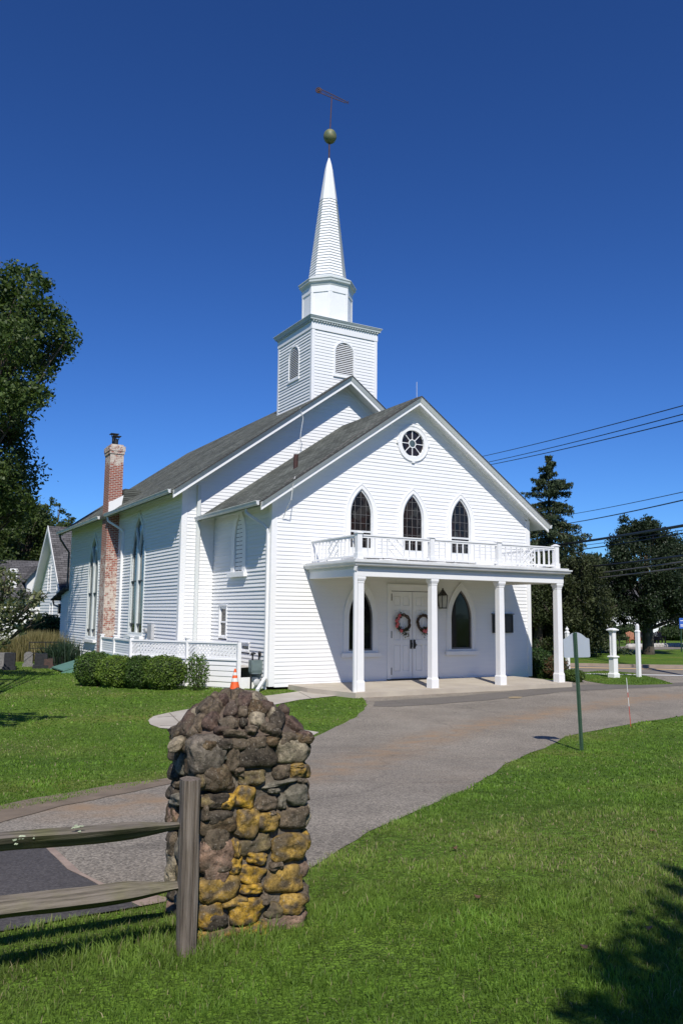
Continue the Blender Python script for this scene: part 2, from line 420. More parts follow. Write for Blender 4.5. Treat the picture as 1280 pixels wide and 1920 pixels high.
def inpoly(q, poly):
    x, y = q[:,0], q[:,1]; ins = np.zeros(len(q), bool); n = len(poly); j = n-1
    for i in range(n):
        xi, yi = poly[i]; xj, yj = poly[j]
        c = ((yi > y) != (yj > y)) & (x < (xj-xi)*(y-yi)/(yj-yi+1e-12)+xi)
        ins ^= c; j = i
    return ins
def pxs(lst): return [px(u,v) for u,v in lst]
def asphalt(name, c1, c2, stain=None, agg=1.0):
    m, n, l, p = nm(name)
    tc = n.new('ShaderNodeTexCoord')
    t1 = n.new('ShaderNodeTexNoise'); t1.inputs['Scale'].default_value = .8; t1.inputs['Detail'].default_value = 8; t1.inputs['Roughness'].default_value = .6
    t2 = n.new('ShaderNodeTexVoronoi'); t2.inputs['Scale'].default_value = 75
    t3 = n.new('ShaderNodeTexNoise'); t3.inputs['Scale'].default_value = 130; t3.inputs['Detail'].default_value = 3
    for t in (t1,t2,t3): l.new(tc.outputs['Object'], t.inputs[0])
    r1 = ramp(n, [(.3, c1), (.7, c2)]); l.new(t1.outputs[0], r1.inputs[0])
    sp = n.new('ShaderNodeSeparateColor'); l.new(t2.outputs['Color'], sp.inputs[0])
    r2 = ramp(n, [(0, 1-.45*agg), (.5, 1-.05*agg), (1, 1+.5*agg)]); l.new(sp.outputs[0], r2.inputs[0])
    mx = n.new('ShaderNodeMix'); mx.data_type = 'RGBA'; mx.blend_type = 'MULTIPLY'; mx.inputs[0].default_value = 1
    l.new(r1.outputs[0], mx.inputs[6]); l.new(r2.outputs[0], mx.inputs[7]); last = mx.outputs[2]
    # fine cracks
    v2 = n.new('ShaderNodeTexVoronoi'); v2.feature = 'DISTANCE_TO_EDGE'; v2.inputs['Scale'].default_value = .45
    nz = n.new('ShaderNodeTexNoise'); nz.inputs['Scale'].default_value = 1.5; nz.inputs['Detail'].default_value = 6
    l.new(tc.outputs['Object'], nz.inputs[0]); vm = n.new('ShaderNodeMix'); vm.data_type = 'VECTOR'; vm.inputs[0].default_value = .35
    l.new(tc.outputs['Object'], vm.inputs[4]); l.new(nz.outputs['Color'], vm.inputs[5]); l.new(vm.outputs[1], v2.inputs[0])
    rc = ramp(n, [(0, .42), (.009, 1)]); l.new(v2.outputs[0], rc.inputs[0])
    m2 = n.new('ShaderNodeMix'); m2.data_type = 'RGBA'; m2.blend_type = 'MULTIPLY'; m2.inputs[0].default_value = .42
    l.new(last, m2.inputs[6]); l.new(rc.outputs[0], m2.inputs[7]); last = m2.outputs[2]
    if stain:
        a = n.new('ShaderNodeAttribute'); a.attribute_name = 'Col'
        t4 = n.new('ShaderNodeTexNoise'); t4.inputs['Scale'].default_value = 3; t4.inputs['Detail'].default_value = 8; l.new(tc.outputs['Object'], t4.inputs[0])
        r4 = ramp(n, [(.35, .1), (.65, 1)]); l.new(t4.outputs[0], r4.inputs[0])
        mm = n.new('ShaderNodeMath'); mm.operation = 'MULTIPLY'; l.new(a.outputs['Fac'], mm.inputs[0]); l.new(r4.outputs[0], mm.inputs[1])
        m3 = n.new('ShaderNodeMix'); m3.data_type = 'RGBA'; l.new(mm.outputs[0], m3.inputs[0]); l.new(last, m3.inputs[6]); m3.inputs[7].default_value = c4(stain)
        last = m3.outputs[2]
    l.new(last, p.inputs['Base Color']); p.inputs['Roughness'].default_value = .85; p.inputs['Specular IOR Level'].default_value = .3
    b = n.new('ShaderNodeBump'); b.inputs['Strength'].default_value = .5; b.inputs['Distance'].default_value = .006
    l.new(t3.outputs[0], b.inputs['Height']); l.new(b.outputs[0], p.inputs['Normal'])
    return m
ASPH = asphalt('old_asphalt', (.182,.160,.130), (.275,.243,.198), stain=(.30,.20,.115))
ASPHD = asphalt('dark_asphalt', (.060,.055,.055), (.082,.075,.074), agg=.6)
ROADM = asphalt('road_asphalt', (.185,.165,.14), (.23,.205,.175), agg=.4)

# the church drive (outline walked round clockwise from the lower left)
lowedge = [(-900,1700),(-300,1640),(0,1690),(200,1702),(330,1672),(420,1655),(575,1632),(640,1592),(720,1548),(800,1512),(860,1487),(905,1463),(950,1432),(1000,1410),(1060,1382),(1110,1371),(1180,1358),(1230,1350),(1290,1341),(1500,1318),(1900,1290)]
upedge = [(1900,1200),(1500,1262),(1280,1264),(1100,1260),(1058,1258),(1066,1272),(1062,1281),(680,1309),(686,1316),(684,1330),(664,1347),(600,1378),(545,1396),(480,1418),(420,1440),(310,1466),(230,1480),(150,1496),(60,1512),(0,1522),(-300,1560),(-900,1600)]
drive_px = lowedge + upedge
drive = wobble([px(*q) for q in drive_px], .035)
stain_a = [px(u,v) for u,v in [(150,1520),(330,1498),(600,1452),(720,1412),(800,1385),(900,1362),(1040,1335),(1200,1310),(1400,1296)]]
def stain_val(x, y):
    best = 9
    for a, b in zip(stain_a[:-1], stain_a[1:]):
        ab = Vector((b.x-a.x, b.y-a.y)); ap = Vector((x-a.x, y-a.y)); t = max(0, min(1, ap.dot(ab)/ab.length_squared))
        best = min(best, (ap-ab*t).length)
    wd = .28+.12*noise.noise(Vector((x*.6,y*.6,0)))
    return math.exp(-(best/(wd*1.35))**2)*.95 + .28*max(0, noise.noise(Vector((x*.25,y*.25,5))))
driveway = drape('driveway', drive, .006, ASPH, grid=.4, attr=stain_val)
dark_px = [(-900,1560),(0,1588),(86,1592),(128,1634),(165,1652),(215,1680),(262,1703),(215,1712),(150,1722),(60,1740),(0,1750),(-300,1800),(-900,1900)]
darkp = [px(*q) for q in dark_px]
drape('side_road', wobble(darkp, .01), .012, ASPHD, grid=.5)
edge_px = [(60,1582),(86,1590),(128,1632),(165,1650),(215,1678),(262,1702),(330,1690),(290,1680),(235,1676),(190,1657),(150,1638),(100,1592),(82,1578)]
drape('path_edging', wobble([px(*q) for q in edge_px], .015, .15), .010, mat('edge_stone', (.33,.25,.20), (.20,.15,.12), scale=6, rough=.95, bump=.5), grid=.3)
# dirt shoulder where the lawn meets the drive
dirt_px = [(-20,1520),(60,1498),(150,1484),(230,1470),(318,1460),(330,1470),(230,1490),(110,1512),(0,1545)]
drape('path_shoulder', wobble([px(*q) for q in dirt_px], .05, .2), .011, mat('dirt', (.215,.165,.115), (.15,.115,.08), scale=3, rough=1, bump=.8, bscale=30), grid=.3)
patch_px = [(700,1316),(860,1306),(1000,1292),(1100,1284),(1200,1283),(1290,1280),(1290,1286),(1180,1291),(1060,1297),(960,1309),(860,1318),(740,1326),(702,1325)]
drape('drive_patch', wobble([px(*q) for q in patch_px], .05, .3), .012, asphalt('patch_asphalt', (.135,.122,.105), (.165,.148,.128), agg=.5), grid=.5)
drape('drive_paint_mark', [px(*q) for q in ((952,1308.2),(962,1307),(978,1307.4),(976,1310),(962,1310.6),(954,1310.2))], .018, mat('worn_yellow_paint', (.36,.27,.13), (.24,.19,.13), scale=20, rough=.9), grid=.3)
# concrete path from the porch to the pad
walk_px = [(612,1284),(664,1298),(652,1303),(560,1313),(500,1325),(470,1342),(500,1358),(560,1368),(598,1374),(585,1381),(545,1383),(440,1375),(340,1369),(300,1366),(282,1359),(278,1351),(288,1344),(312,1338),(350,1331),(400,1322),(470,1309),(540,1300),(600,1291)]
walk = [px(*q) for q in walk_px]
drape('footpath', wobble(walk, .008), .013, PATHM, grid=.5)
# joints in the path
jm = MB()
for a, b in (((318,1338),(352,1371)),((296,1346),(330,1344)),((300,1362),(335,1361)),((560,1298),(585,1311))):
    p, q = px(*a), px(*b); jm.bar((p.x,p.y,G(p.x,p.y)+.0165),(q.x,q.y,G(q.x,q.y)+.0165), .012, .003)
tag(jm.build('path_joint', mat('joint_dirt', (.12,.10,.08), rough=1)), kind='structure')
# grass island at the road end
isl_px = [(1082,1262),(1130,1258),(1185,1262),(1235,1274),(1262,1283),(1200,1285),(1140,1284),(1100,1278),(1080,1270)]
isl = [px(*q) for q in isl_px]
drape('lawn_island', wobble(isl, .03), .015, LAWN, grid=.5)
# road with far kerb, pavement and lines
roadp = [px(1500,1258), px(1280,1264), px(1100,1260), px(1058,1257)]
roadp = roadp + [Vector((13.3,7.5,0)), Vector((13.2,60,0)), Vector((17.5,60,0)), Vector((17.2,8.5,0))] + [px(1015,1248),px(1100,1249),px(1280,1254),px(1500,1252)]
drape('road', [p.to_2d() for p in roadp], .010, ROADM, grid=2)
def strip(name, a, b, mat_, dz):
    drape(name, [px(*q).to_2d() for q in a+b[::-1]], dz, mat_, grid=3)
strip('road_line_white', [(1020,1261.5),(1280,1266.6),(1500,1262)], [(1020,1262.9),(1280,1268.2),(1500,1264)], mat('white_line', (.6,.6,.58), rough=.8), .016)
strip('road_line_yellow', [(1020,1250.3),(1280,1255.6),(1500,1252)], [(1020,1251.5),(1280,1257),(1500,1253.6)], mat('yellow_line', (.62,.42,.2), rough=.8), .016)
kb = MB()
kl = [px(1000,1248.5), px(1100,1249), px(1280,1254), px(1500,1252)]
for a, b in zip(kl[:-1], kl[1:]):
    kb.bar((a.x,a.y,-.24), (b.x,b.y,-.24), .18, .13)
tag(kb.build('kerb', mat('kerb_concrete', (.34,.27,.21), (.28,.22,.17), scale=3, rough=.9)), kind='structure')
strip('pavement', [(1000,1243.5),(1280,1247),(1500,1246)], [(1000,1247.6),(1280,1252.6),(1500,1251)], mat('far_pavement', (.30,.24,.17), (.25,.2,.15), scale=2, rough=.9), .012)
strip('far_path', [(1085,1224),(1190,1220.6)], [(1085,1225),(1190,1221.6)], PATHM, .012)
strip('parking_road', [(1150,1213),(1290,1208),(1500,1206)], [(1150,1220),(1290,1217),(1500,1216)], ROADM, .011)

# ================================================================== the church
ZG = -0.187
church = empty('church', (5, 10, -0.3), 'white clapboard church with a steeple and a pillared front porch', 'church')
FRONT = Fr((0,0,0), (1,0,0), (0,0,1), (0,-1,0))          # a = X, b = Z
def front_at(y): return Fr((0,y,0), (1,0,0), (0,0,1), (0,-1,0))
def west_at(x): return Fr((x,0,0), (0,-1,0), (0,0,1), (-1,0,0))   # a = -Y, b = Z
def east_at(x): return Fr((x,0,0), (0,1,0), (0,0,1), (1,0,0))     # a = +Y
def back_at(y): return Fr((0,y,0), (-1,0,0), (0,0,1), (0,1,0))    # a = -X

def siding(mb, fr, z0, z1, L, Rr, holes=(), pitch=.119, t=None):
    if t is None: t = .018 if abs(fr.n.y) > .5 else .033
    k = 0; z = z0
    while z < z1-1e-4:
        za = z; zb = min(z+pitch, z1); zm = (za+zb)/2
        la, ra, lb, rb = L(za), Rr(za), L(zb), Rr(zb)
        segs = [(la, ra, lb, rb)]
        for h in holes:
            hh = h(zm)
            if hh is None: continue
            a, b = hh; ns = []
            for s in segs:
                if b <= min(s[0],s[2]) or a >= max(s[1],s[3]): ns.append(s); continue
                if a > s[0]: ns.append((s[0], a, s[2], a))
                if b < s[1]: ns.append((b, s[1], b, s[3]))
            segs = ns
        for s in segs:
            if s[1]-s[0] < .004 and s[3]-s[2] < .004: continue
            tj = t*(1+.22*(random.random()-.5)); jz = (random.random()-.5)*.006
            s = list(s)
            if s[3] < s[2]: s[2] = s[3] = (s[2]+s[3])/2
            if s[1] < s[0]: s[0] = s[1] = (s[0]+s[1])/2
            # long boards are butted: split in lengths that lift a hair differently
            n = max(1, int((s[1]-s[0])/3.6)); cuts = [0]+sorted([(i+random.uniform(-.3,.3))/n for i in range(1, n)])+[1]
            for c0, c1 in zip(cuts[:-1], cuts[1:]):
                tt = tj*(1+.1*(random.random()-.5))
                a0 = s[0]+(s[1]-s[0])*c0; a1 = s[0]+(s[1]-s[0])*c1; b0 = s[2]+(s[3]-s[2])*c0; b1 = s[2]+(s[3]-s[2])*c1
                g = .0 if c1 == 1 else .002
                mb.add([fr.P(a0, za+jz, 0), fr.P(a1-g, za+jz, 0), fr.P(a1-g, za+jz, tt), fr.P(a0, za+jz, tt), fr.P(b1-g, zb+jz+.004, .002), fr.P(b0, zb+jz+.004, .002)],
                       [(0,1,2,3), (3,2,4,5)])
        z += pitch; k += 1
def lancet(cx, w_, zb, zs, za, n=10):
    """pointed (or round, when the rise equals the half width) arch outline, counter-clockwise from the lower right"""
    h = za-zs; r = (w_*w_+h*h)/(2*w_); pts = [(cx-w_, zb), (cx+w_, zb)]
    a1 = math.asin(min(1, h/r)) if r >= w_ and h >= w_*.999 else math.asin(min(1, h/r))
    ccx = cx+w_-r
    for i in range(n+1):
        a = a1*i/n; pts.append((ccx+r*math.cos(a), zs+r*math.sin(a)))
    ccx = cx-w_+r
    for i in range(n-1, -1, -1):
        a = a1*i/n; pts.append((ccx-r*math.cos(a), zs+r*math.sin(a)))
    return pts
def arch_half(w_, zs, za, z):
    if z <= zs: return w_
    h = za-zs; r = (w_*w_+h*h)/(2*w_); d = z-zs
    if d >= h: return 0
    return math.sqrt(max(0, r*r-d*d))-(r-w_)
def arch_hole(cx, w_, zb, zs, za):
    def f(z):
        if z < zb or z > za: return None
        q = arch_half(w_, zs, za, z)
        return (cx-q, cx+q) if q > .01 else None
    return f
def rect_hole(a, b, z0, z1): return lambda z: (a, b) if z0 <= z <= z1 else None

def arched_window(fr, cx, ow, gw, zb, zs_o, za_o, zs_g, za_g, sill=None, cols=4, rowh=.27, sash=None, style='lead', off=.045, rec=.05):
    """casing ring standing proud of the clapboards, recessed pane, came grid, sill"""
    o = lancet(cx, ow, zb-.10, zs_o, za_o); i = lancet(cx, gw, zb, zs_g, za_g)
    mb = MB(); mb.ring(fr, o, i, -rec, off)
    i2 = lancet(cx, gw+.05, zb-.04, zs_g, za_g+.07)
    mb.ring(fr, i2, i, off, off+.008)
    o2 = lancet(cx, ow+.0, zb-.10, zs_o, za_o); o3 = lancet(cx, ow-.035, zb-.06, zs_o, za_o-.045)
    mb.ring(fr, o2, o3, off, off+.014)
    win = mb.build('window', TRIM, church)
    g = MB(); g.poly(fr, lancet(cx, gw-.002, zb+.002, zs_g, za_g-.004), -rec+.002, -rec+.02); g.build('pane', STAINED if style == 'lead' else GLASS, win)
    l = MB(); zt = -rec+.022
    if style == 'lead':
        zc = zb if sash is None else zb
        for k in range(1, cols):
            x = cx-gw+2*gw*k/cols
            # height of the arch at x
            zz = zb
            while arch_half(gw, zs_g, za_g, zz+.02) > abs(x-cx)+.005: zz += .02
            l.poly(fr, [(x-.006, zb), (x+.006, zb), (x+.006, zz), (x-.006, zz)], zt, zt+.012)
        z = zb+rowh
        while z < za_g-.15:
            q = arch_half(gw, zs_g, za_g, z); l.poly(fr, [(cx-q, z-.006), (cx+q, z-.006), (cx+q, z+.006), (cx-q, z+.006)], zt, zt+.010); z += rowh
        l.build('lead_came', CLEAR_LEAD, win)
    fm = MB()
    i3 = lancet(cx, gw-.045, zb+.05, zs_g, za_g-.075); fm.ring(fr, i, i3, zt, zt+.03)
    if sash: fm.poly(fr, [(cx-gw+.045, sash-.03), (cx+gw-.045, sash-.03), (cx+gw-.045, sash+.03), (cx-gw+.045, sash+.03)], zt, zt+.034)
    fm.build('sash', GUTTER if style == 'lead' else CLEAR_LEAD, win)
    if sill:
        s = MB(); a, b, z0, z1, pr = sill
        s.poly(fr, [(a, z0), (b, z0), (b, z1), (a, z1)], off+.001, pr)
        s.build('sill', TRIM, win)
    return win

# ---- front (vestibule) block
W = 10.0; ZA = 8.94; ZE = 5.09; XE = .56; OV = .36
slope = (ZA-ZE)/(5+XE)
def zroof(x): return ZA-slope*abs(x-5)
wall_holes = [arch_hole(3.04, .52, 3.75, 4.9, 5.86), arch_hole(5.0, .52, 3.75, 4.9, 5.86), arch_hole(6.95, .52, 3.75, 4.9, 5.86),
              arch_hole(3.04, .54, .65, 1.75, 2.85), arch_hole(6.94, .54, .65, 1.75, 2.85), rect_hole(4.06, 5.94, ZG-.1, 2.72)]
def round_hole(z):
    d = abs(z-7.44)
    return (5-math.sqrt(.44**2-d*d), 5+math.sqrt(.44**2-d*d)) if d < .43 else None
wall_holes.append(round_hole)
undr = .20
def Lf(z): return max(.14, 5-(ZA-undr-z)/slope) if z > 4 else .14
def Rf(z): return min(W-.14, 5+(ZA-undr-z)/slope) if z > 4 else W-.14
mb = MB()
siding(mb, FRONT, ZG-.04, ZA-undr, Lf, Rf, wall_holes)
# left side wall of the vestibule (X = 0, from Y=0 to 4.57): a = -Y
D1 = 4.57
WF0 = west_at(0)
siding(mb, WF0, ZG-.12, 5.35, lambda z: -D1+.02, lambda z: -.14,
       [arch_hole(-2.35, .45, 3.1, 4.2, 5.1), rect_hole(-3.88, -3.2, 1.05, 2.1), rect_hole(-2.1, -1.35, .7, .98)])
EF = east_at(W); siding(mb, EF, ZG-.12, 5.35, lambda z: .14, lambda z: D1-.02, [])
mb.build('vestibule_wall', SIDING, church)
# solid core behind the boards (keeps light out), left open where the windows are
core = MB()
core.box((.0,.30,-.35), (W,.34,5.3)); core.add([(0,.30,5.3),(W,.30,5.3),(5,.30,ZA-.22)], [(0,1,2)])
core.build('dark_interior', VOID, church)
# corner boards, water table, frieze
cb = MB()
for x0, x1, y0, y1 in ((-.035,.145,-.035,.145), (W-.145,W+.035,-.035,.145)):
    cb = MB(); cb.box((x0,y0,ZG-.02), (x1,y1,5.2)); cb.build('corner_board', TRIM, church)
def gable_roof(name, ymid0, y0, y1, xe0, xe1, ze, xr, zr, thick=.11, mat_=SHING_Y):
    """two slabs meeting at the ridge; y0 is the front end"""
    s = (zr-ze)/(xr-xe0); o = MB()
    for sx in (-1, 1):
        xe = xe0 if sx < 0 else xe1
        P = [(xe, y0, ze), (xr, y0, zr), (xr, y1, zr), (xe, y1, ze)]
        Q = [(a, b, c-thick) for a, b, c in P]
        V = Q+P
        if sx > 0: o.add([V[0],V[3],V[2],V[1],V[4],V[7],V[6],V[5]], [(0,3,2,1),(4,5,6,7),(0,1,5,4),(1,2,6,5),(2,3,7,6),(3,0,4,7)])
        else: o.hexa(V)
    return o.build(name, mat_, church)
gable_roof('roof', 0, -OV-.03, D1+.02, -XE-.05, W+XE+.05, ZE-.05*slope, 5, ZA)
def rake(y, xe0, xe1, ze, xr, zr, h=.24, th=.05, dz=-.045, name='rake_board', mats=TRIM):
    """two sloping fascia boards below the roof edge, with a dark drip edge on top"""
    o = MB(); e = MB(); cm = MB()
    for xe in (xe0, xe1):
        P = [(xe, y, ze+dz-h), (xr, y, zr+dz-h), (xr, y, zr+dz), (xe, y, ze+dz)]
        V = [P[0], P[1], (P[1][0], y+th, P[1][2]), (P[0][0], y+th, P[0][2]), P[3], P[2], (P[2][0], y+th, P[2][2]), (P[3][0], y+th, P[3][2])]
        o.hexa(V)
        # crown moulding leaning out over the fascia, then the thin dark roof edge
        cm.hexa([(xe,y-.004,ze+dz-.135),(xr,y-.004,zr+dz-.135),(xr,y-.002,zr+dz),(xe,y-.002,ze+dz),(xe,y-.02,ze+dz-.135),(xr,y-.02,zr+dz-.135),(xr,y-.10,zr+dz-.005),(xe,y-.10,ze+dz-.005)])
        e.hexa([(xe,y-.115,ze+dz),(xr,y-.115,zr+dz),(xr,y+.02,zr+dz),(xe,y+.02,ze+dz),(xe,y-.115,ze+dz+.035),(xr,y-.115,zr+dz+.035),(xr,y+.02,zr+dz+.035),(xe,y+.02,ze+dz+.035)])
    r = o.build(name, mats, church); e.build('drip_edge', ROOFEDGE, r); cm.build('crown_moulding', SOFFIT, r); return r
rake(-OV-.07, -XE, W+XE, ZE, 5, ZA)
def soffit(y0, y1, xe0, xe1, ze, xr, zr, xw0, xw1, drop=.155, name='soffit'):
    o = MB()
    for xe, xw in ((xe0, xw0), (xe1, xw1)):
        # sloping boards under the front overhang
        P = [(xe, y0, ze-drop), (xr, y0, zr-drop), (xr, y1, zr-drop), (xe, y1, ze-drop)]
        o.hexa([(a,b,c-.02) for a,b,c in P]+P)
    return o.build(name, SOFFIT, church)
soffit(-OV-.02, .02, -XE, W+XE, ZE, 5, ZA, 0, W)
# frieze board just under the soffit on the gable wall
def frieze(y, xe0, xe1, ze, xr, zr, drop, h, clipx0, clipx1):
    o = MB(); s = (zr-ze)/(xr-xe0)
    for xa in (clipx0, clipx1):
        za = zr-s*abs(xr-xa)
        P = [(xa, y, za-drop-h), (xr, y, zr-drop-h), (xr, y, zr-drop), (xa, y, za-drop)]
        o.hexa([P[0], P[1], (P[1][0], y+.02, P[1][2]), (P[0][0], y+.02, P[0][2]), P[3], P[2], (P[2][0], y+.02, P[2][2]), (P[3][0], y+.02, P[3][2])])
    o.build('frieze', TRIM, church)
frieze(-.030, -XE, W+XE, ZE, 5, ZA, .175, .14, .0, W)
# side eaves: boxed soffit sloping under the rafters, gutter, down pipes
def eave(x_wall, x_edge, y0, y1, z_edge, s, name='eave'):
    o = MB(); sg = 1 if x_wall > x_edge else -1
    zi = z_edge+s*abs(x_wall-x_edge)
    o.hexa([(x_edge,y0,z_edge-.17),(x_wall,y0,zi-.17),(x_wall,y1,zi-.17),(x_edge,y1,z_edge-.17),
            (x_edge,y0,z_edge-.14),(x_wall,y0,zi-.14),(x_wall,y1,zi-.14),(x_edge,y1,z_edge-.14)] if sg > 0 else
           [(x_wall,y0,zi-.17),(x_edge,y0,z_edge-.17),(x_edge,y1,z_edge-.17),(x_wall,y1,zi-.17),
            (x_wall,y0,zi-.14),(x_edge,y0,z_edge-.14),(x_edge,y1,z_edge-.14),(x_wall,y1,zi-.14)])
    o.build(name, SOFFIT, church)
def gutter(x, y0, y1, z, sg, m=GUTTER, capm=None):
    """K-style gutter along Y at the edge x; sg = -1 when it hangs on the low-X side"""
    prof = [(0,-.11),(.07,-.11),(.10,-.07),(.10,-.03),(.125,0),(.125,.012),(.113,.012),(.112,.0),(.088,-.03),(.088,-.065),(.065,-.098),(.012,-.098),(.012,.012),(0,.012)]
    o = MB(); rings = [[(x+sg*a, yy, z+b) for a, b in prof] for yy in (y0, y1)]
    o.loft(rings, False)
    for yy in (y0, y1): o.add([(x+sg*a, yy, z+b) for a, b in ((0,-.11),(.07,-.11),(.10,-.07),(.10,-.03),(.125,0),(.125,.012),(0,.012))], [tuple(range(7))])
    o.box((x, y0, z-.11), (x+sg*.014, y1, z+.03))
    return o.build('gutter', m, church)
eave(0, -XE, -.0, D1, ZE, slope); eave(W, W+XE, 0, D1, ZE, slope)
gutter(-XE-.055, -OV-.07, D1-.02, ZE-.035, -1); gutter(W+XE+.055, -OV-.07, D1-.02, ZE-.035, 1)
# windows of the front
for cx, sa in ((3.04, 4.43), (5.0, None), (6.95, 4.43)):
    arched_window(FRONT, cx, .585, .41, 3.88, 4.9, 5.95, 4.95, 5.78, sill=(cx-.64, cx+.64, 3.62, 3.78, .11), sash=sa)
for cx in (3.04, 6.94):
    arched_window(FRONT, cx, .61, .43, .77, 1.75, 2.95, 1.75, 2.70, sill=(cx-.68, cx+.68, .575, .70, .13), style='plain')
# round window
def circ(cx, cz, r, n=40): return [(cx+r*math.cos(2*math.pi*i/n), cz+r*math.sin(2*math.pi*i/n)) for i in range(n)]
mb = MB(); mb.ring(FRONT, circ(5,7.44,.60), circ(5,7.44,.44), -.05, .045); mb.ring(FRONT, circ(5,7.44,.60), circ(5,7.44,.565), .045, .06)
for a in (0, 90, 180, 270):   # key blocks
    c, s = math.cos(R(a)), math.sin(R(a)); q = [(.565,-.045),(.645,-.055),(.645,.055),(.565,.045)]
    mb.poly(FRONT, [(5+c*x-s*y, 7.44+s*x+c*y) for x, y in q], .002, .068)
rw = mb.build('round_window', TRIM, church)
g = MB(); g.poly(FRONT, circ(5,7.44,.438), -.048, -.03); g.build('pane', STAINED, rw)
g = MB(); g.ring(FRONT, circ(5,7.44,.145,24), circ(5,7.44,.118,24), -.028, .0)
for k in range(8):
    a = R(45*k+90); c, s = math.cos(a), math.sin(a); q = [(.14,-.011),(.44,-.011),(.44,.011),(.14,.011)]
    g.poly(FRONT, [(5+c*x-s*y, 7.44+s*x+c*y) for x, y in q], -.028, -.004)
g.build('spoke', TRIM, rw)
g = MB(); g.poly(FRONT, circ(5,7.44,.117,24), -.028, -.01); g.build('hub_pane', GLASSB, rw)

# double door
door = MB()
door.ring(FRONT, [(4.02,ZG+.02),(5.98,ZG+.02),(5.98,2.77),(4.02,2.77)], [(4.16,ZG+.02),(5.84,ZG+.02),(5.84,2.62),(4.16,2.62)], -.06, .045)
door.poly(FRONT, [(3.99,2.77),(6.01,2.77),(6.01,2.83),(3.99,2.83)], .0, .085)
doorf = door.build('door_frame', TRIM, church)
for a0, a1 in ((4.175, 4.99), (5.01, 5.825)):
    d = MB(); z0, z1 = -.12, 2.60
    xs = [a0, a0+.115, (a0+a1)/2-.045, (a0+a1)/2+.045, a1-.115, a1]
    zs = [z0, .17, .95, 1.10, 2.08, 2.20, 2.48, z1]
    zs = [z0, z0+.22, .93, 1.07, 2.03, 2.15, 2.46, z1]
    for i in range(5):       # stiles
        if i % 2 == 0: d.poly(FRONT, [(xs[i],z0),(xs[i+1],z0),(xs[i+1],z1),(xs[i],z1)], -.05, -.012)
    for j in range(7):
        if j % 2 == 0:
            for i in (1, 3): d.poly(FRONT, [(xs[i],zs[j]),(xs[i+1],zs[j]),(xs[i+1],zs[j+1]),(xs[i],zs[j+1])], -.05, -.0125)
        else:
            for i in (1, 3):
                d.poly(FRONT, [(xs[i],zs[j]),(xs[i+1],zs[j]),(xs[i+1],zs[j+1]),(xs[i],zs[j+1])], -.05, -.034)
                x0, x1, b0, b1 = xs[i]+.035, xs[i+1]-.035, zs[j]+.035, zs[j+1]-.035
                d.add([FRONT.P(x0-.02,b0-.02,-.034),FRONT.P(x1+.02,b0-.02,-.034),FRONT.P(x1+.02,b1+.02,-.034),FRONT.P(x0-.02,b1+.02,-.034),
                       FRONT.P(x0,b0,-.018),FRONT.P(x1,b0,-.018),FRONT.P(x1,b1,-.018),FRONT.P(x0,b1,-.018)],
                      [(4,5,6,7),(0,1,5,4),(1,2,6,5),(2,3,7,6),(3,0,4,7)])
    dd = d.build('door', TRIM, church)
    sgn = -1 if a0 < 5 else 1; hx = 5+sgn*.065
    h = MB(); h.box((hx-.03, .012-.03, .80), (hx+.03, .0125, 1.08)); h.tube([(hx,-.02,1.0),(hx,-.075,.99),(hx,-.085,.93),(hx,-.075,.87),(hx,-.02,.86)], .011, 8)
    if sgn > 0: h.sphere((hx+.05,-.045,.92), .022, 10, 6); h.tube([(hx+.05,0,.92),(hx+.05,-.04,.92)], .01, 6)
    h.build('handle', BLACK, dd)
    ex = a0 if sgn < 0 else a1
    for z in (.12, 1.25, 2.42):
        hg = MB(); hg.box((ex-.022*(sgn<0)-.004, -.03, z-.11), (ex+.02*(sgn>0)+.006, -.046, z+.11)); hg.build('hinge', BLACK, dd)
thr = MB(); thr.box((4.02,-.10,ZG+.02),(5.98,.05,-.125)); thr.build('threshold', BLACK, church)

# wall lantern and notice board
la = MB(); lx = 6.06
ln = MB()
ln.hexa([(lx-.085,-.275,2.11),(lx+.085,-.275,2.11),(lx+.085,-.105,2.11),(lx-.085,-.105,2.11),(lx-.105,-.295,2.49),(lx+.105,-.295,2.49),(lx+.105,-.085,2.49),(lx-.105,-.085,2.49)])
ln.build('lamp_glass', LAMPGLASS, None).name = 'tmp'
tmp = bpy.data.objects['tmp']
lf = MB()
for sx in (-1,1):
    for yy in (-.275,-.105): lf.bar((lx+sx*.085,yy,2.10),(lx+sx*.108,yy+(-.022 if yy < -.2 else .022),2.50), .022, .022)
lf.box((lx-.095,-.285,2.08),(lx+.095,-.095,2.11))
for zc, r0 in ((2.50,.122),(2.545,.095)):
    lf.hexa([(lx-r0,-.19-r0,zc),(lx+r0,-.19-r0,zc),(lx+r0,-.19+r0,zc),(lx-r0,-.19+r0,zc),(lx-r0*.72,-.19-r0*.72,zc+.05),(lx+r0*.72,-.19-r0*.72,zc+.05),(lx+r0*.72,-.19+r0*.72,zc+.05),(lx-r0*.72,-.19+r0*.72,zc+.05)])
lf.hexa([(lx-.07,-.26,2.59),(lx+.07,-.26,2.59),(lx+.07,-.12,2.59),(lx-.07,-.12,2.59),(lx-.02,-.21,2.70),(lx+.02,-.21,2.70),(lx+.02,-.17,2.70),(lx-.02,-.17,2.70)])
lf.sphere((lx,-.19,2.72), .025, 10, 6)
lf.tube([(lx,-.02,2.30),(lx,-.06,2.31)], .02, 6); lf.box((lx-.06,-.03,2.15),(lx+.06,-.019,2.55)); lf.bar((lx,-.03,2.53),(lx,-.19,2.56),.03,.02)
lfo = lf.build('wall_lantern', BLACK, church); tmp.parent = lfo; tmp.name = 'lamp_glass'; tmp.data.name = 'lamp_glass'
tmp.data.transform(church.matrix_basis.inverted())
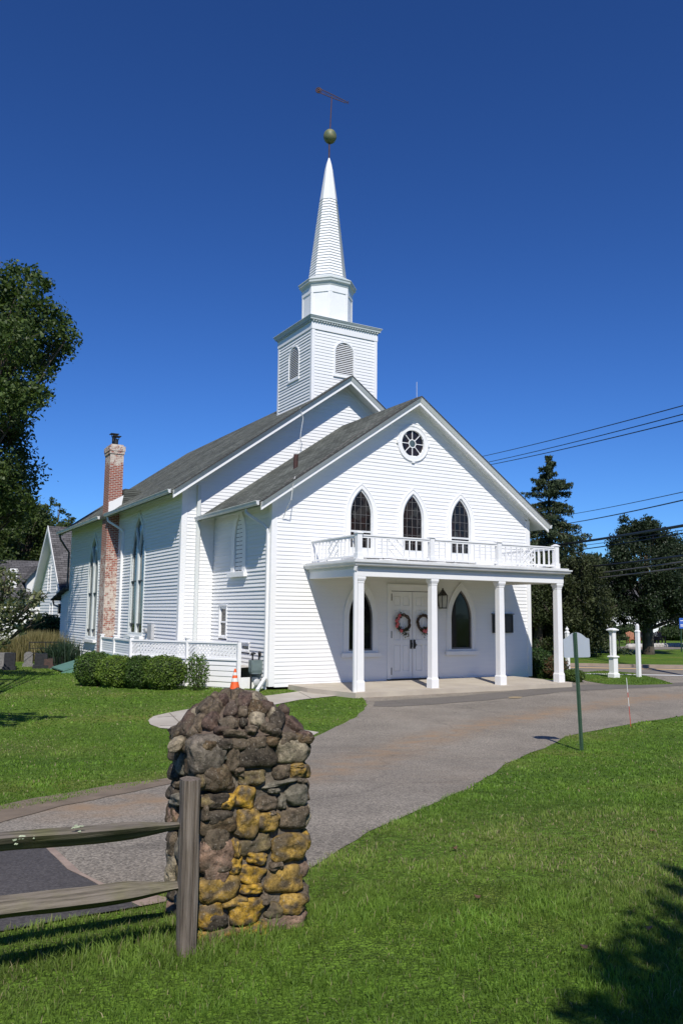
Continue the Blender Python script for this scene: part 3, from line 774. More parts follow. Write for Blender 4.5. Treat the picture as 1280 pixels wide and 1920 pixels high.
nb = MB(); nb.ring(FRONT, [(8.27,1.29),(9.16,1.29),(9.16,1.90),(8.27,1.90)], [(8.31,1.33),(9.12,1.33),(9.12,1.86),(8.31,1.86)], .018, .075)
nb.poly(FRONT, [(8.24,1.91),(9.19,1.91),(9.19,1.935),(8.24,1.935)], .018, .10)
nbo = nb.build('notice_board', BLACK, church)
nb = MB(); nb.poly(FRONT, [(8.31,1.33),(9.12,1.33),(9.12,1.86),(8.31,1.86)], .02, .055); nb.build('panel', BRONZE, nbo)

# side windows of the vestibule (west wall)
def rect_window(fr, a0, a1, z0, z1, case=.07, sash=True, sillp=.07, paneM=GLASSB, parent=church, proud=.045):
    m_ = MB(); m_.ring(fr, [(a0-case,z0-case),(a1+case,z0-case),(a1+case,z1+case),(a0-case,z1+case)], [(a0,z0),(a1,z0),(a1,z1),(a0,z1)], -.05, proud)
    m_.poly(fr, [(a0-case-.02,z1+case),(a1+case+.02,z1+case),(a1+case+.02,z1+case+.03),(a0-case-.02,z1+case+.03)], 0, proud+.03)
    wo = m_.build('window', TRIM, parent)
    g_ = MB(); g_.poly(fr, [(a0,z0),(a1,z0),(a1,z1),(a0,z1)], -.045, -.02); g_.build('pane', paneM, wo)
    s_ = MB(); s_.ring(fr, [(a0,z0),(a1,z0),(a1,z1),(a0,z1)], [(a0+.035,z0+.04),(a1-.035,z0+.04),(a1-.035,z1-.04),(a0+.035,z1-.04)], -.019, .012)
    if sash: zm = (z0+z1)/2; s_.poly(fr, [(a0+.035,zm-.025),(a1-.035,zm-.025),(a1-.035,zm+.025),(a0+.035,zm+.025)], -.019, .018)
    s_.build('sash', TRIM, wo)
    return wo
cx = -2.35
SHUT = MB(); o_ = lancet(cx, .57, 3.16, 4.15, 5.22); i_ = lancet(cx, .33, 3.18, 4.15, 5.0)
SHUT.ring(WF0, o_, i_, -.03, .06); ow_ = SHUT.build('window', TRIM, church)
s_ = MB(); s_.poly(WF0, lancet(cx, .328, 3.18, 4.15, 4.99), -.028, -.006)
z = 3.2; s_.build('shutter_board', mat('shutter_gap', (.10,.11,.11), rough=.8), ow_)
s_ = MB()
for k in range(13):
    z = 3.22+k*.132; q = arch_half(.325, 4.15, 4.98, z+.03)
    if q > .05: s_.poly(WF0, [(cx-q+.02, z), (cx+q-.02, z), (cx+q-.02, z+.110), (cx-q+.02, z+.110)], -.0055, .012)
s_.poly(WF0, [(cx-.012, 3.2),(cx+.012,3.2),(cx+.012,4.75),(cx-.012,4.75)], .0125, .02)
s_.build('slat', TRIM, ow_)
s_ = MB(); s_.poly(WF0, [(cx-.66,3.0),(cx+.66,3.0),(cx+.66,3.15),(cx-.66,3.15)], .0, .15); s_.build('sill', TRIM, ow_)
rect_window(WF0, -3.80, -3.27, 1.12, 2.04, paneM=GLASS)
rect_window(WF0, -2.02, -1.42, .74, .92, sash=False, paneM=GLASSB, case=.05)

# down pipes
def downpipe(pts, r=.042, m=GUTTER, w_=None):
    o = MB(); o.tube(pts, r, 8); return o.build('downpipe', m, church)
downpipe([(-.60,.55,ZE-.13),(-.60,.55,ZE-.26),(-.52,.44,ZE-.36),(-.20,.20,ZE-.62),(-.10,.12,ZE-.78),(-.09,.10,ZE-.9)], .045)
dp = MB(); dp.bar((-.085,.10,ZE-.88),(-.085,.10,.02),.085,.075,(0,1,0)); dp.bar((-.085,.10,.03),(-.62,-.55,-.24),.085,.07); dp.build('downpipe', WHITE, church)
# notched corner filler seen beside the pipe
WM = west_at(-1.16)
dp = MB(); dp.bar((-.62,D1-.075,6.15),(-.62,D1-.075,ZG-.1),.115,.095,(0,1,0)); dp.build('downpipe', mat('aged_pipe', (.60,.64,.62), (.66,.67,.66), scale=1.5), church)

# ---- nave
XN0, XN1 = -1.155, 11.155; ZN = 10.73; XNE = .54; ZNE = 5.89; OV2 = .56; YB = 21.23
sn = (ZN-ZNE)/(5-(XN0-XNE))
nav = MB(); FN = front_at(D1)
def Ln(z): return max(XN0+.15, 5-(ZN-.2-z)/sn) if z > 5 else XN0+.15
def Rn(z): return min(XN1-.15, 5+(ZN-.2-z)/sn) if z > 5 else XN1-.15
def vest_hole(z):           # covered by the vestibule
    if z < ZE+.1: return (.0, W)
    q = (ZA-.12-z)/slope
    return (5-q, 5+q) if q > 0 else None
siding(nav, FN, ZG-.12, ZN-.2, Ln, Rn, [vest_hole])
NWH = [arch_hole(-9.40, .78, 1.05, 3.6, 5.75), arch_hole(-16.3, .78, .72, 3.3, 5.45)]
siding(nav, WM, ZG-.12, 6.2, lambda z: -YB+.1, lambda z: -D1-.15, NWH)
siding(nav, east_at(XN1), ZG-.12, 6.2, lambda z: D1+.15, lambda z: YB-.1, [])
nav.build('nave_wall', SIDING, church)
core = MB(); core.box((XN0+.12, D1+.3, -.35), (XN1-.12, YB-.1, 6.0)); core.add([(XN0+.2,D1+.3,6.0),(XN1-.2,D1+.3,6.0),(5,D1+.3,ZN-.3),(XN0+.2,YB-.12,6.0),(XN1-.2,YB-.12,6.0),(5,YB-.12,ZN-.3)], [(0,1,2),(3,5,4)])
core.box((XN0+.02, YB-.09, -.35), (XN1-.02, YB, 6.1))
core.build('dark_interior', VOID, church)
for a, b in (((XN0-.035, D1-.035, ZG-.1), (XN0+.155, D1+.155, 6.1)), ((XN1-.155, D1-.035, ZG-.1), (XN1+.035, D1+.155, 6.1)),
             ((XN0-.03, YB-.12, ZG-.1), (XN0+.10, YB+.03, 6.1))):
    cb = MB(); cb.box(a, b); cb.build('corner_board', TRIM, church)
gable_roof('roof', 0, D1-OV2, YB+.6, XN0-XNE-.05, XN1+XNE+.05, ZNE-.05*sn, 5, ZN, .12)
rake(D1-OV2-.05, XN0-XNE, XN1+XNE, ZNE, 5, ZN, h=.26)
soffit(D1-OV2, D1+.02, XN0-XNE, XN1+XNE, ZNE, 5, ZN, XN0, XN1)
frieze(D1-.03, XN0-XNE, XN1+XNE, ZNE, 5, ZN, .175, .16, XN0, XN1)
rake(YB+.6, XN0-XNE, XN1+XNE, ZNE, 5, ZN, h=.22)
eave(XN0, XN0-XNE, D1, YB+.6, ZNE, sn); eave(XN1, XN1+XNE, D1, YB+.6, ZNE, sn)
fr_ = MB(); fr_.box((XN0-.03, D1+.16, 5.98), (XN0, YB, 6.14)); fr_.build('frieze', TRIM, church)
gutter(XN0-XNE-.055, D1-OV2+.02, 12.25, ZNE-.035, -1)
gutter(XN0-XNE-.055, 13.25, YB+.5, ZNE-.035, -1)
dp = MB(); dp.tube([(-1.75,12.05,5.75),(-1.72,12.0,5.55),(-1.35,11.6,5.25),(-1.24,11.5,5.1)], .045, 8); dp.bar((-1.235,11.5,5.12),(-1.235,11.5,-.2),.10,.08,(0,1,0)); dp.build('downpipe', WHITE, church)
dp = MB(); dp.tube([(-1.75,21.3,5.72),(-1.72,21.3,5.5),(-1.45,21.45,5.15),(-1.22,21.5,4.85),(-1.22,21.5,2.9)], .05, 8); dp.build('downpipe', DARKGUT, church)

WINWHITE = mat('dull_window_paint', (.68,.71,.70), (.62,.66,.66), scale=3, rough=.5)
# tall lancet pairs in the west wall
def tall_window(cy, zb, zt, zspl):
    fr = WM; a = -cy; ow = .95; gw = .36; CAS = CORNICE
    o = lancet(a, ow, zb, zb+2.9, zt+.12, 14)
    c = MB(); i = lancet(a, ow-.085, zb+.10, zb+2.9, zt-.12, 14); c.ring(fr, o, i, -.05, .05)
    # central mullion and the two small lancet heads
    c.poly(fr, [(a-.055, zb+.1), (a+.055, zb+.1), (a+.055, zb+3.3), (a-.055, zb+3.3)], -.049, .035)
    for s in (-1, 1):
        cc = a+s*.45; oo = lancet(cc, .405, zb+.1, zb+2.9, zb+4.25); ii = lancet(cc, .35, zb+.12, zb+2.9, zb+4.08)
        c.ring(fr, oo, ii, -.048, .03+.001*s)
    w_ = c.build('window', WINWHITE, church)
    g = MB(); g.poly(fr, lancet(a, ow-.125, zb+.10, zb+2.9, zt-.13, 14), -.052, -.040); g.build('pane', GLASSB, w_)
    for s in (-1, 1):
        cc = a+s*.45; r = MB()
        r.poly(fr, [(cc-.32, zb+2.05), (cc+.32, zb+2.05), (cc+.32, zb+2.09), (cc-.32, zb+2.09)], -.039, .028); r.build('glazing_bar', BLACK, w_); r = MB()
        r.poly(fr, [(cc-.32, zb+.42), (cc+.32, zb+.42), (cc+.32, zb+.46), (cc-.32, zb+.46)], -.039, .028)
        r.build('glazing_bar', BLACK, w_)
    for s in (-1, 1):      # hopper vents at the foot
        v = MB(); cc = a+s*.45; v.poly(fr, [(cc-.30, zb+.13), (cc+.30, zb+.13), (cc+.30, zb+.40), (cc-.30, zb+.40)], -.039, -.034)
        v.build('lower_pane', GLASS, w_)
    s_ = MB(); s_.poly(fr, [(a-ow-.08, zb-.12), (a+ow+.08, zb-.12), (a+ow+.08, zb+.0), (a-ow-.08, zb+.0)], .0, .17); s_.build('sill', TRIM, w_)
tall_window(9.40, .98, 5.62, 0); tall_window(16.3, .62, 5.35, 0)

# chimney
ch = MB(); cx0, cx1, cy0, cy1 = -1.66, -1.10, 12.35, 13.2
ch.box((cx0,cy0,-.3), (cx1,cy1,8.45))
chim = ch.build('chimney', BRICK, church)
ch = MB(); ch.box((cx0-.03,cy0-.03,8.45), (cx1+.03,cy1+.03,8.57)); ch.box((cx0-.05,cy0-.05,8.57), (cx1+.05,cy1+.05,8.78)); ch.box((cx0+.02,cy0+.02,8.78), (cx1-.02,cy1-.02,8.86)); ch.build('brick_cap', BRICK, chim)
ch = MB()
for yy, zt in ((12.60, 9.25), (12.98, 9.42)):
    ch.tube([(-1.38,yy,8.82),(-1.38,yy,zt-.14)], .085, 10); ch.tube([(-1.38,yy,zt-.14),(-1.38,yy,zt-.13)], .09, 10)
    for a in range(4): ch.bar((-1.38+.09*math.cos(a*1.57),yy+.09*math.sin(a*1.57),zt-.16),(-1.38+.12*math.cos(a*1.57),yy+.12*math.sin(a*1.57),zt-.02),.02,.02)
    ch.box((-1.38-.17,yy-.17,zt-.03),(-1.38+.17,yy+.17,zt))
ch.build('flue_cowl', BLACK, chim)
ch = MB(); ch.add([(cx0+.02,cy0-.006,5.85),(cx1+.62,cy0-.006,6.45),(cx1+.62,cy0-.006,6.62),(cx1+.0,cy0-.006,6.6),(cx0+.02,cy0-.006,6.4)], [(0,1,2,3,4)])
ch.add([(cx0+.02,cy0-.02,5.80),(cx1+.05,cy0-.02,6.28),(cx1+.05,cy0-.02,6.72),(cx0+.02,cy0-.02,6.36)], [(0,1,2,3)])
ch.build('flashing', WHITE, chim)
sd = MB(); sd.add([(cx1-.02,cy0-.05,6.25),(cx1+.1,cy0-.05,7.0),(cx1+.1,cy1+.05,7.0),(cx1-.02,cy1+.05,6.25),(1.0,cy0-.05,6.9),(1.0,cy1+.05,6.9)], [(0,1,4),(1,2,5,4),(3,5,2),(0,3,2,1)]); sd.build('roof_saddle', SHING_Y, church)
# electric meter on the west wall
em = MB(); em.box((-1.30,7.05,.92),(-1.175,7.5,1.45)); em.box((-1.24,7.1,.6),(-1.19,7.16,.92)); em.tube([(-1.30,7.85,1.2),(-1.17,7.85,1.2)], .09, 14); em.box((-1.22,7.5,1.1),(-1.18,7.9,1.3)); em.build('electric_meter', METERLITE, church)

# rear lean-to
an = MB(); siding(an, WM, ZG-.12, 2.9, lambda z: -23.0, lambda z: -YB-.05); siding(an, back_at(23.0), ZG-.12, 2.6, lambda z: -4.0, lambda z: 1.15)
an.build('annex_wall', SIDING, church)
an = MB(); an.box((-1.1,YB+.02,-.3),(4,22.97,2.5)); an.build('annex_core', SIDING, church)
an = MB(); an.hexa([(-1.45,21.26,2.98),(4.2,21.26,2.98),(4.2,24.4,2.42),(-1.45,24.4,2.42),(-1.45,21.26,3.06),(4.2,21.26,3.06),(4.2,24.4,2.5),(-1.45,24.4,2.5)]); an.build('annex_roof', SHING_X, church)
an = MB(); an.tube([(-1.4,24.0,2.42),(-1.35,24.0,2.2),(-1.2,23.2,2.05)], .045, 8); an.build('downpipe', DARKGUT, church)

# roof plumbing stack, cables and lightning rod
o = MB(); o.tube([(1.5,1.52,zroof(1.5)-.1),(1.5,1.5,zroof(1.5)+.44)], .075, 10); o.build('vent_pipe', RUSTMETAL, church)
o = MB(); o.tube([(5,-.25,ZA-.05),(5,-.25,ZA+.52)], .008, 5); o.build('lightning_rod', GUTTER, church)
def rp(x, y, dz): return (x, y, zroof(x)+dz)
o = MB(); pts = []
for i in range(19):
    t = i/18; x = 4.9-4.7*t; pts.append(rp(x, -OV-.02+.5*math.exp(-((t-.35)/.22)**2)+.04*math.sin(9*t), .02+.02*math.sin(14*t)))
o.tube(pts, .012, 5); o.build('cable', CABLEG, church)
o = MB(); pts = []
for i in range(15):
    t = i/14; x = 4.5-2.6*t; pts.append(rp(x, -OV-.08-.02*math.sin(7*t), -.07-.05*math.sin(math.pi*t)))
o.tube(pts, .011, 5); o.build('cable', CABLEW, church); o = MB()
pts = [rp(.55,-OV+.02,.03), rp(.42,-OV-.14,-.05), (.36,-OV-.12,5.15), (.33,-.2,4.85), (.32,-.045,4.66)]
o.tube(pts, .012, 5); o.build('cable', CABLEW, church)
o = MB(); xx = 3.35
pts = [(3.3,D1-OV2-.1,zroof(3.3)*0+ (ZN-sn*(5-3.3))-.05), (3.38,D1-OV2-.1,8.95), (3.33,D1-OV2-.06,8.3), (3.30,D1-.5,7.9), (3.28,D1-.35,7.75)]
o.tube([(2.85,D1-OV2-.1,ZN-sn*2.15+.02),(2.98,D1-OV2-.12,ZN-sn*2.15-.35),(2.90,D1-OV2-.11,8.3),(2.86,D1-OV2-.08,7.7),(2.72,D1-OV2-.04,7.42)], .012, 5); o.build('cable', CABLEW, church)

# ---- tower
T0, T1 = 4.44, 7.27; TX0, TX1 = 3.59, 6.41; ZT = 12.62
def roof_hole_front(z):
    q = (ZN-.05-z)/sn-.10
    return (5-q, 5+q) if q > 0 else None
tw = MB(); FT = front_at(T0); WT = west_at(TX0); zlow = ZN-sn*1.41-.02
siding(tw, FT, zlow, ZT-.18, lambda z: TX0+.09, lambda z: TX1-.09, [roof_hole_front, arch_hole(4.975, .42, 10.8, 11.72, 12.14)])
siding(tw, WT, zlow, ZT-.18, lambda z: -T1+.09, lambda z: -T0-.09, [arch_hole(-5.87, .42, 10.8, 11.72, 12.14)])
siding(tw, east_at(TX1), zlow, ZT-.18, lambda z: T0+.09, lambda z: T1-.09)
siding(tw, back_at(T1), zlow, ZT-.18, lambda z: -TX1+.09, lambda z: -TX0-.09)
two = tw.build('tower', SIDING, church)
t_ = MB(); t_.box((TX0+.12,T0+.14,zlow+.3),(TX1-.12,T1-.12,ZT-.05)); t_.build('dark_interior', VOID, two)
for x0, x1 in ((TX0-.03,TX0+.10),(TX1-.10,TX1+.03)):
    for y0, y1 in ((T0-.03,T0+.10),(T1-.10,T1+.03)):
        t_ = MB(); t_.box((x0,y0,zlow-.02),(x1,y1,ZT-.18)); t_.build('corner_board', TRIM, two)
t_ = MB(); t_.box((TX0-.045,T0-.045,ZT-.18),(TX1+.045,T1+.045,ZT+.10))
t_.build('frieze', TRIM, two)
def louver(fr, a):
    m_ = MB(); m_.ring(fr, lancet(a,.455,10.80,11.72,12.175), lancet(a,.40,10.86,11.72,12.12), -.08, .045)
    m_.poly(fr, [(a-.48,10.745),(a+.48,10.745),(a+.48,10.80),(a-.48,10.80)], 0, .065)
    lo = m_.build('louvre_window', TRIM, church)
    s_ = MB()
    z = 10.88
    while z < 12.05:
        q = arch_half(.40, 11.72, 12.12, z+.03)
        s_.add([fr.P(a-q,z,.02),fr.P(a+q,z,.02),fr.P(a+q,z+.052,-.06),fr.P(a-q,z+.052,-.06),fr.P(a-q,z+.026,.02),fr.P(a+q,z+.026,.02),fr.P(a+q,z+.07,-.06),fr.P(a-q,z+.07,-.06)],
               [(0,3,2,1),(4,5,6,7),(0,1,5,4),(2,3,7,6)])
        z += .071
    s_.build('slat', TRIM, lo)
    b_ = MB(); b_.poly(fr, lancet(a,.40,10.86,11.72,12.12), -.11, -.09); b_.build('dark_back', VOID, lo)
louver(FT, 4.975); louver(WT, -5.87)
c_ = MB(); cxm, cym = (TX0+TX1)/2, (T0+T1)/2; hx = (TX1-TX0)/2
def sqring(h, z): return [(cxm-h,cym-h,z),(cxm+h,cym-h,z),(cxm+h,cym+h,z),(cxm-h,cym+h,z)]
c_.loft([sqring(hx+.05,ZT+.09), sqring(hx+.065,ZT+.13), sqring(hx+.065,ZT+.16)])
c_.loft([sqring(hx+.13,ZT+.162), sqring(hx+.135,ZT+.21), sqring(hx+.17,ZT+.26), sqring(hx+.175,ZT+.29)])
# dentils
n = 26
for k in range(n):
    t = -hx-.05+(2*hx+.1)*(k+.5)/n
    c_.box((cxm+t-.03,cym-hx-.11,ZT+.10),(cxm+t+.03,cym-hx-.066,ZT+.158)); c_.box((cxm-hx-.11,cym+t-.03,ZT+.10),(cxm-hx-.066,cym+t+.03,ZT+.158))
c_.build('cornice', CORNICE, two)
c_ = MB(); c_.loft([sqring(hx+.19,ZT+.292), sqring(hx+.19,ZT+.31), sqring(hx*.72,ZT+.50)]); c_.build('tower_roof', CORNICE, two)

# ---- octagonal lantern and spire
def octr(r, z, n=8): 
    Rr_ = r/math.cos(math.pi/8)
    return [(cxm+Rr_*math.cos(math.pi/8+k*math.pi/4), cym+Rr_*math.sin(math.pi/8+k*math.pi/4), z) for k in range(8)]
oc = MB(); ap = .915
oc.loft([octr(ap,12.95), octr(ap,14.62)])
oc.loft([octr(ap+.03,14.30), octr(ap+.03,14.60)]); oc.loft([octr(ap+.03,12.96), octr(ap+.03,13.22)])
r_ = octr(ap+.012, 0)
for k in range(8):     # corner boards of the octagon
    p = Vector(r_[k]); prv = Vector(r_[k-1]); nx = Vector(r_[(k+1)%8])
    for q in (prv, nx):
        d = (q-p).normalized(); a = p; b = p+d*.085; nn = Vector((-(d.y), d.x, 0)); 
        mid = (p+q)/2-Vector((cxm,cym,0)); nn = nn if nn.dot(mid) > 0 else -nn; nn = nn*.014
        oc.hexa([(a.x,a.y,13.2),(b.x,b.y,13.2),(b.x+nn.x,b.y+nn.y,13.2),(a.x+nn.x,a.y+nn.y,13.2),(a.x,a.y,14.32),(b.x,b.y,14.32),(b.x+nn.x,b.y+nn.y,14.32),(a.x+nn.x,a.y+nn.y,14.32)])
oc.build('octagon_stage', TRIM, church)
oc = MB(); oc.loft([octr(ap+.04,14.56), octr(ap+.08,14.66), octr(ap+.14,14.70), octr(ap+.145,14.78), octr(ap+.17,14.80), octr(ap+.17,14.83), octr(.74,15.06)]); oc.build('octagon_cornice', CORNICE, church)
sp = MB(); z = 15.0; ztop = 18.5
while z < ztop-.02:
    z2 = min(z+.119, ztop); ra = .70+(.31-.70)*(z-15)/3.5; rb = .70+(.31-.70)*(z2-15)/3.5
    sp.loft([octr(rb-.004, z), octr(ra+.032, z), octr(rb+.0, z2+.004)], False); z = z2
sp.build('spire_boards', SIDING, church)
sp = MB(); sp.loft([octr(.30,18.44), octr(.325,18.46), octr(.325,18.52), octr(.145,19.88), octr(.135,19.9), octr(.11,20.05), octr(.025,20.36)]); sp.build('spire_cap', WHITE, church)
# ball and weather vane
bl = MB(); bl.tube([(cxm,cym,20.3),(cxm,cym,21.1)], .03, 8, 0); bl.build('finial_rod', RUSTMETAL, church)
bl = MB(); bl.sphere((cxm+.03,cym,21.31), (.27,.27,.30), 28, 18); bl.build('finial_ball', COPPER, church, smooth=True)
wv = MB(); wv.tube([(cxm+.03,cym,21.55),(cxm+.09,cym,23.1)], .022, 8)
vd = Vector((RH.x, RH.y, -.46)).normalized()       # the vane's arm tips down to the right
P0 = Vector((cxm+.09,cym,23.12)); up = Vector((0,0,1)); up = (up-vd*up.dot(vd)).normalized()
A0 = P0-vd*.62; A1 = P0+vd*.66
for s, e in ((.075, .0), (-.075, .0)):
    wv.tube([A0+up*s*1.15, P0+up*s*.95, A1+up*s*.45], .016, 6)
for k in range(17):
    t = -.50+k*.068; a = P0+vd*t; hh = .075*(1.1-.55*(t+.5)/1.1); wv.tube([a-up*hh, a+vd*.04+up*hh], .009, 5)
sd_ = vd.cross(up)
ringp = [A0+vd*.02+(vd*math.cos(a)+up*math.sin(a))*.115 for a in [2*math.pi*k/18 for k in range(19)]]
wv.tube(ringp, .02, 6); ringp = [A0+vd*.02+(vd*math.cos(a)+up*math.sin(a))*.05 for a in [2*math.pi*k/12 for k in range(13)]]; wv.tube(ringp, .028, 6)
for k in range(8): a = 2*math.pi*k/8; wv.tube([A0+vd*.02, A0+vd*.02+(vd*math.cos(a)+up*math.sin(a))*.115], .009, 4)
wv.tube([A1, A1+vd*.10+up*.05], .012, 5); wv.tube([A1, A1+vd*.12-up*.03], .012, 5); wv.tube([A1+vd*.02, A1+vd*.06+up*.1], .01, 5)
wv.build('weather_vane', RUSTMETAL, church)

# ---- porch
PY = -2.77; PX0, PX1 = 1.23, 8.85
po = MB(); zb_ = 2.90
po.box((PX0,PY,zb_),(PX1,PY+.28,3.17)); po.box((PX0,PY+.282,zb_+.002),(PX0+.28,-.02,3.168)); po.box((PX1-.28,PY+.282,zb_+.002),(PX1,-.02,3.168))
po.build('porch_beam', WHITE, church)
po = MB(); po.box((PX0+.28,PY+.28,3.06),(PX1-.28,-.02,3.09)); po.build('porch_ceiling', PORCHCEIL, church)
def crown(pr):     # moulding round three sides of the porch
    o = MB(); rings = []
    for off, z in pr:
        rings.append([(PX0-off,-.02,z),(PX0-off,PY-off,z),(PX1+off,PY-off,z),(PX1+off,-.02,z)])
    o.loft(rings, False, close=False)
    return o
o = crown([(0,3.10),(.03,3.12),(.03,3.17),(.05,3.175)]); o.build('crown_moulding', CORNICE, church)
o = crown([(.0,3.172),(.10,3.175),(.15,3.20),(.17,3.25),(.20,3.27),(.20,3.31),(.17,3.31),(.17,3.29),(.04,3.29)]); o.build('gutter', GUTTER, church)
o = MB(); o.box((PX0-.12,PY-.12,3.292),(PX1+.12,-.02,3.36)); o.build('porch_roof', mat('roof_membrane', (.68,.68,.66), (.55,.55,.53), scale=2, rough=.8), church)
cxs = [PX0+.15, 3.83, 6.33, PX1-.15]
col0 = None
def column_mesh():
    b = MB()
    def sq(h, z): return [(-h,-h,z),(h,-h,z),(h,h,z),(-h,h,z)]
    b.loft([sq(.122,0), sq(.122,.24), sq(.112,.27), sq(.102,.285), sq(.092,2.86), sq(.102,2.88), sq(.102,2.915), sq(.112,2.93), sq(.132,2.985), sq(.132,3.03), sq(.128,3.05)])
    return b
for k, x in enumerate(cxs):
    if k == 0:
        b = column_mesh(); H = 2.90+.165
        for i, v in enumerate(b.v): b.v[i] = (v[0]+x, v[1]+PY+.136, v[2]*H/3.05-.165)
        col0 = b.build('column', TRIM, church); bx = x
    else:
        c = col0.copy(); COL.objects.link(c); c.parent = church; c.location = (x-bx, 0, 0)
dp = MB(); dp.tube([(PX0-.10,PY-.10,3.16),(PX0-.10,PY-.06,3.05)], .05, 8); dp.bar((PX0-.075,PY-.035,3.10),(PX0-.075,PY-.035,-.25),.085,.07,(0,1,0)); dp.build('downpipe', WHITE, church)
sl_ = MB()
pts = [(PX0-.18,-3.02),(8.85,-3.02),(9.05,-2.85),(9.05,0),(.6,0),(.6,-1.2)]
n = len(pts); sl_.add([(a,b,-.32) for a,b in pts]+[(a,b,-.165) for a,b in pts], [tuple(range(n-1,-1,-1)), tuple(range(n,2*n))]+[(i,(i+1)%n,n+(i+1)%n,n+i) for i in range(n)])
sl_.build('porch_slab', CONCRETE, church)
# balustrade on the porch roof
ZR0, ZR1 = 3.45, 4.02
def rail_section(p0, p1, fretwork, name='railing'):
    p0 = Vector(p0); p1 = Vector(p1); d = (p1-p0); L = d.length; d.normalize(); o = MB()
    Z = Vector((0,0,1))
    o.bar(p0+Z*ZR1, p1+Z*ZR1, .075, .035); o.bar(p0+Z*(ZR1-.045), p1+Z*(ZR1-.045), .035, .05); o.bar(p0+Z*ZR0, p1+Z*ZR0, .045, .05)
    n = round(L/.222); fr0 = fr1 = None
    if fretwork: mid = n//2; fr0, fr1 = (mid-1)*L/n-.02, (mid+1)*L/n+.28
    if fretwork: w_ = .56; fr0, fr1 = L/2-w_/2, L/2+w_/2
    k = 1; t = L/n
    while t < L-.08:
        if not (fretwork and fr0-.03 < t < fr1+.03):
            o.bar(p0+d*t+Z*ZR0, p0+d*t+Z*(ZR1-.02), .032, .032, d)
        t += L/n
    if fretwork:
        a = p0+d*fr0; b = p0+d*fr1; h0, h1 = ZR0+.02, ZR1-.05
        for q in (a, b): o.bar(q+Z*ZR0, q+Z*(ZR1-.02), .032, .032, d)
        nn = d.cross(Z)*.004
        for u0, z0, u1, z1 in ((0,0,1,1),(0,1,1,0),(0,.5,.5,1),(.5,0,1,.5),(0,.5,.5,0),(.5,1,1,.5)):
            o.bar(a.lerp(b,u0)+Z*(h0+(h1-h0)*z0)+nn, a.lerp(b,u1)+Z*(h0+(h1-h0)*z1)+nn, .022, .03, d); nn = -nn*1.03
    # small feet under the bottom rail
    for t in (L*.33, L*.67): o.box((p0+d*t+Vector((-.03,-.03,3.361))), (p0+d*t+Vector((.03,.03,ZR0-.02))))
    return o.build(name, TRIM, church)
RY = -2.70; rx = [1.31, 3.75, 6.25, 8.60]
for k in range(3): rail_section((rx[k]+.07,RY,0), (rx[k+1]-.07,RY,0), k != 1)
rail_section((1.31,RY+.07,0), (1.31,-.06,0), True); rail_section((8.60,RY+.07,0), (8.60,-.06,0), True)
for x in rx:
    p = MB(); p.box((x-.075,RY-.075,3.37),(x+.075,RY+.075,4.06)); p.box((x-.095,RY-.095,3.362),(x+.095,RY+.095,3.52)); p.box((x-.10,RY-.10,4.06),(x+.10,RY+.10,4.085))
    p.loft([[(x-.09,RY-.09,4.085),(x+.09,RY-.09,4.085),(x+.09,RY+.09,4.085),(x-.09,RY+.09,4.085)],[(x-.03,RY-.03,4.125),(x+.03,RY-.03,4.125),(x+.03,RY+.03,4.125),(x-.03,RY+.03,4.125)]])
    p.build('railing_post', TRIM, church)
for x in (1.31, 8.60):
    p = MB(); p.box((x-.04,-.06,3.37),(x+.04,-.026,4.05)); p.build('railing_post', TRIM, church)
p = MB(); p.tube([(1.5,RY-.12,3.38),(2.2,RY-.13,3.40),(3.0,RY-.13,3.375),(3.6,RY-.12,3.385),(5,RY-.13,3.39)], .010, 5); p.build('cable', CABLEB, church)

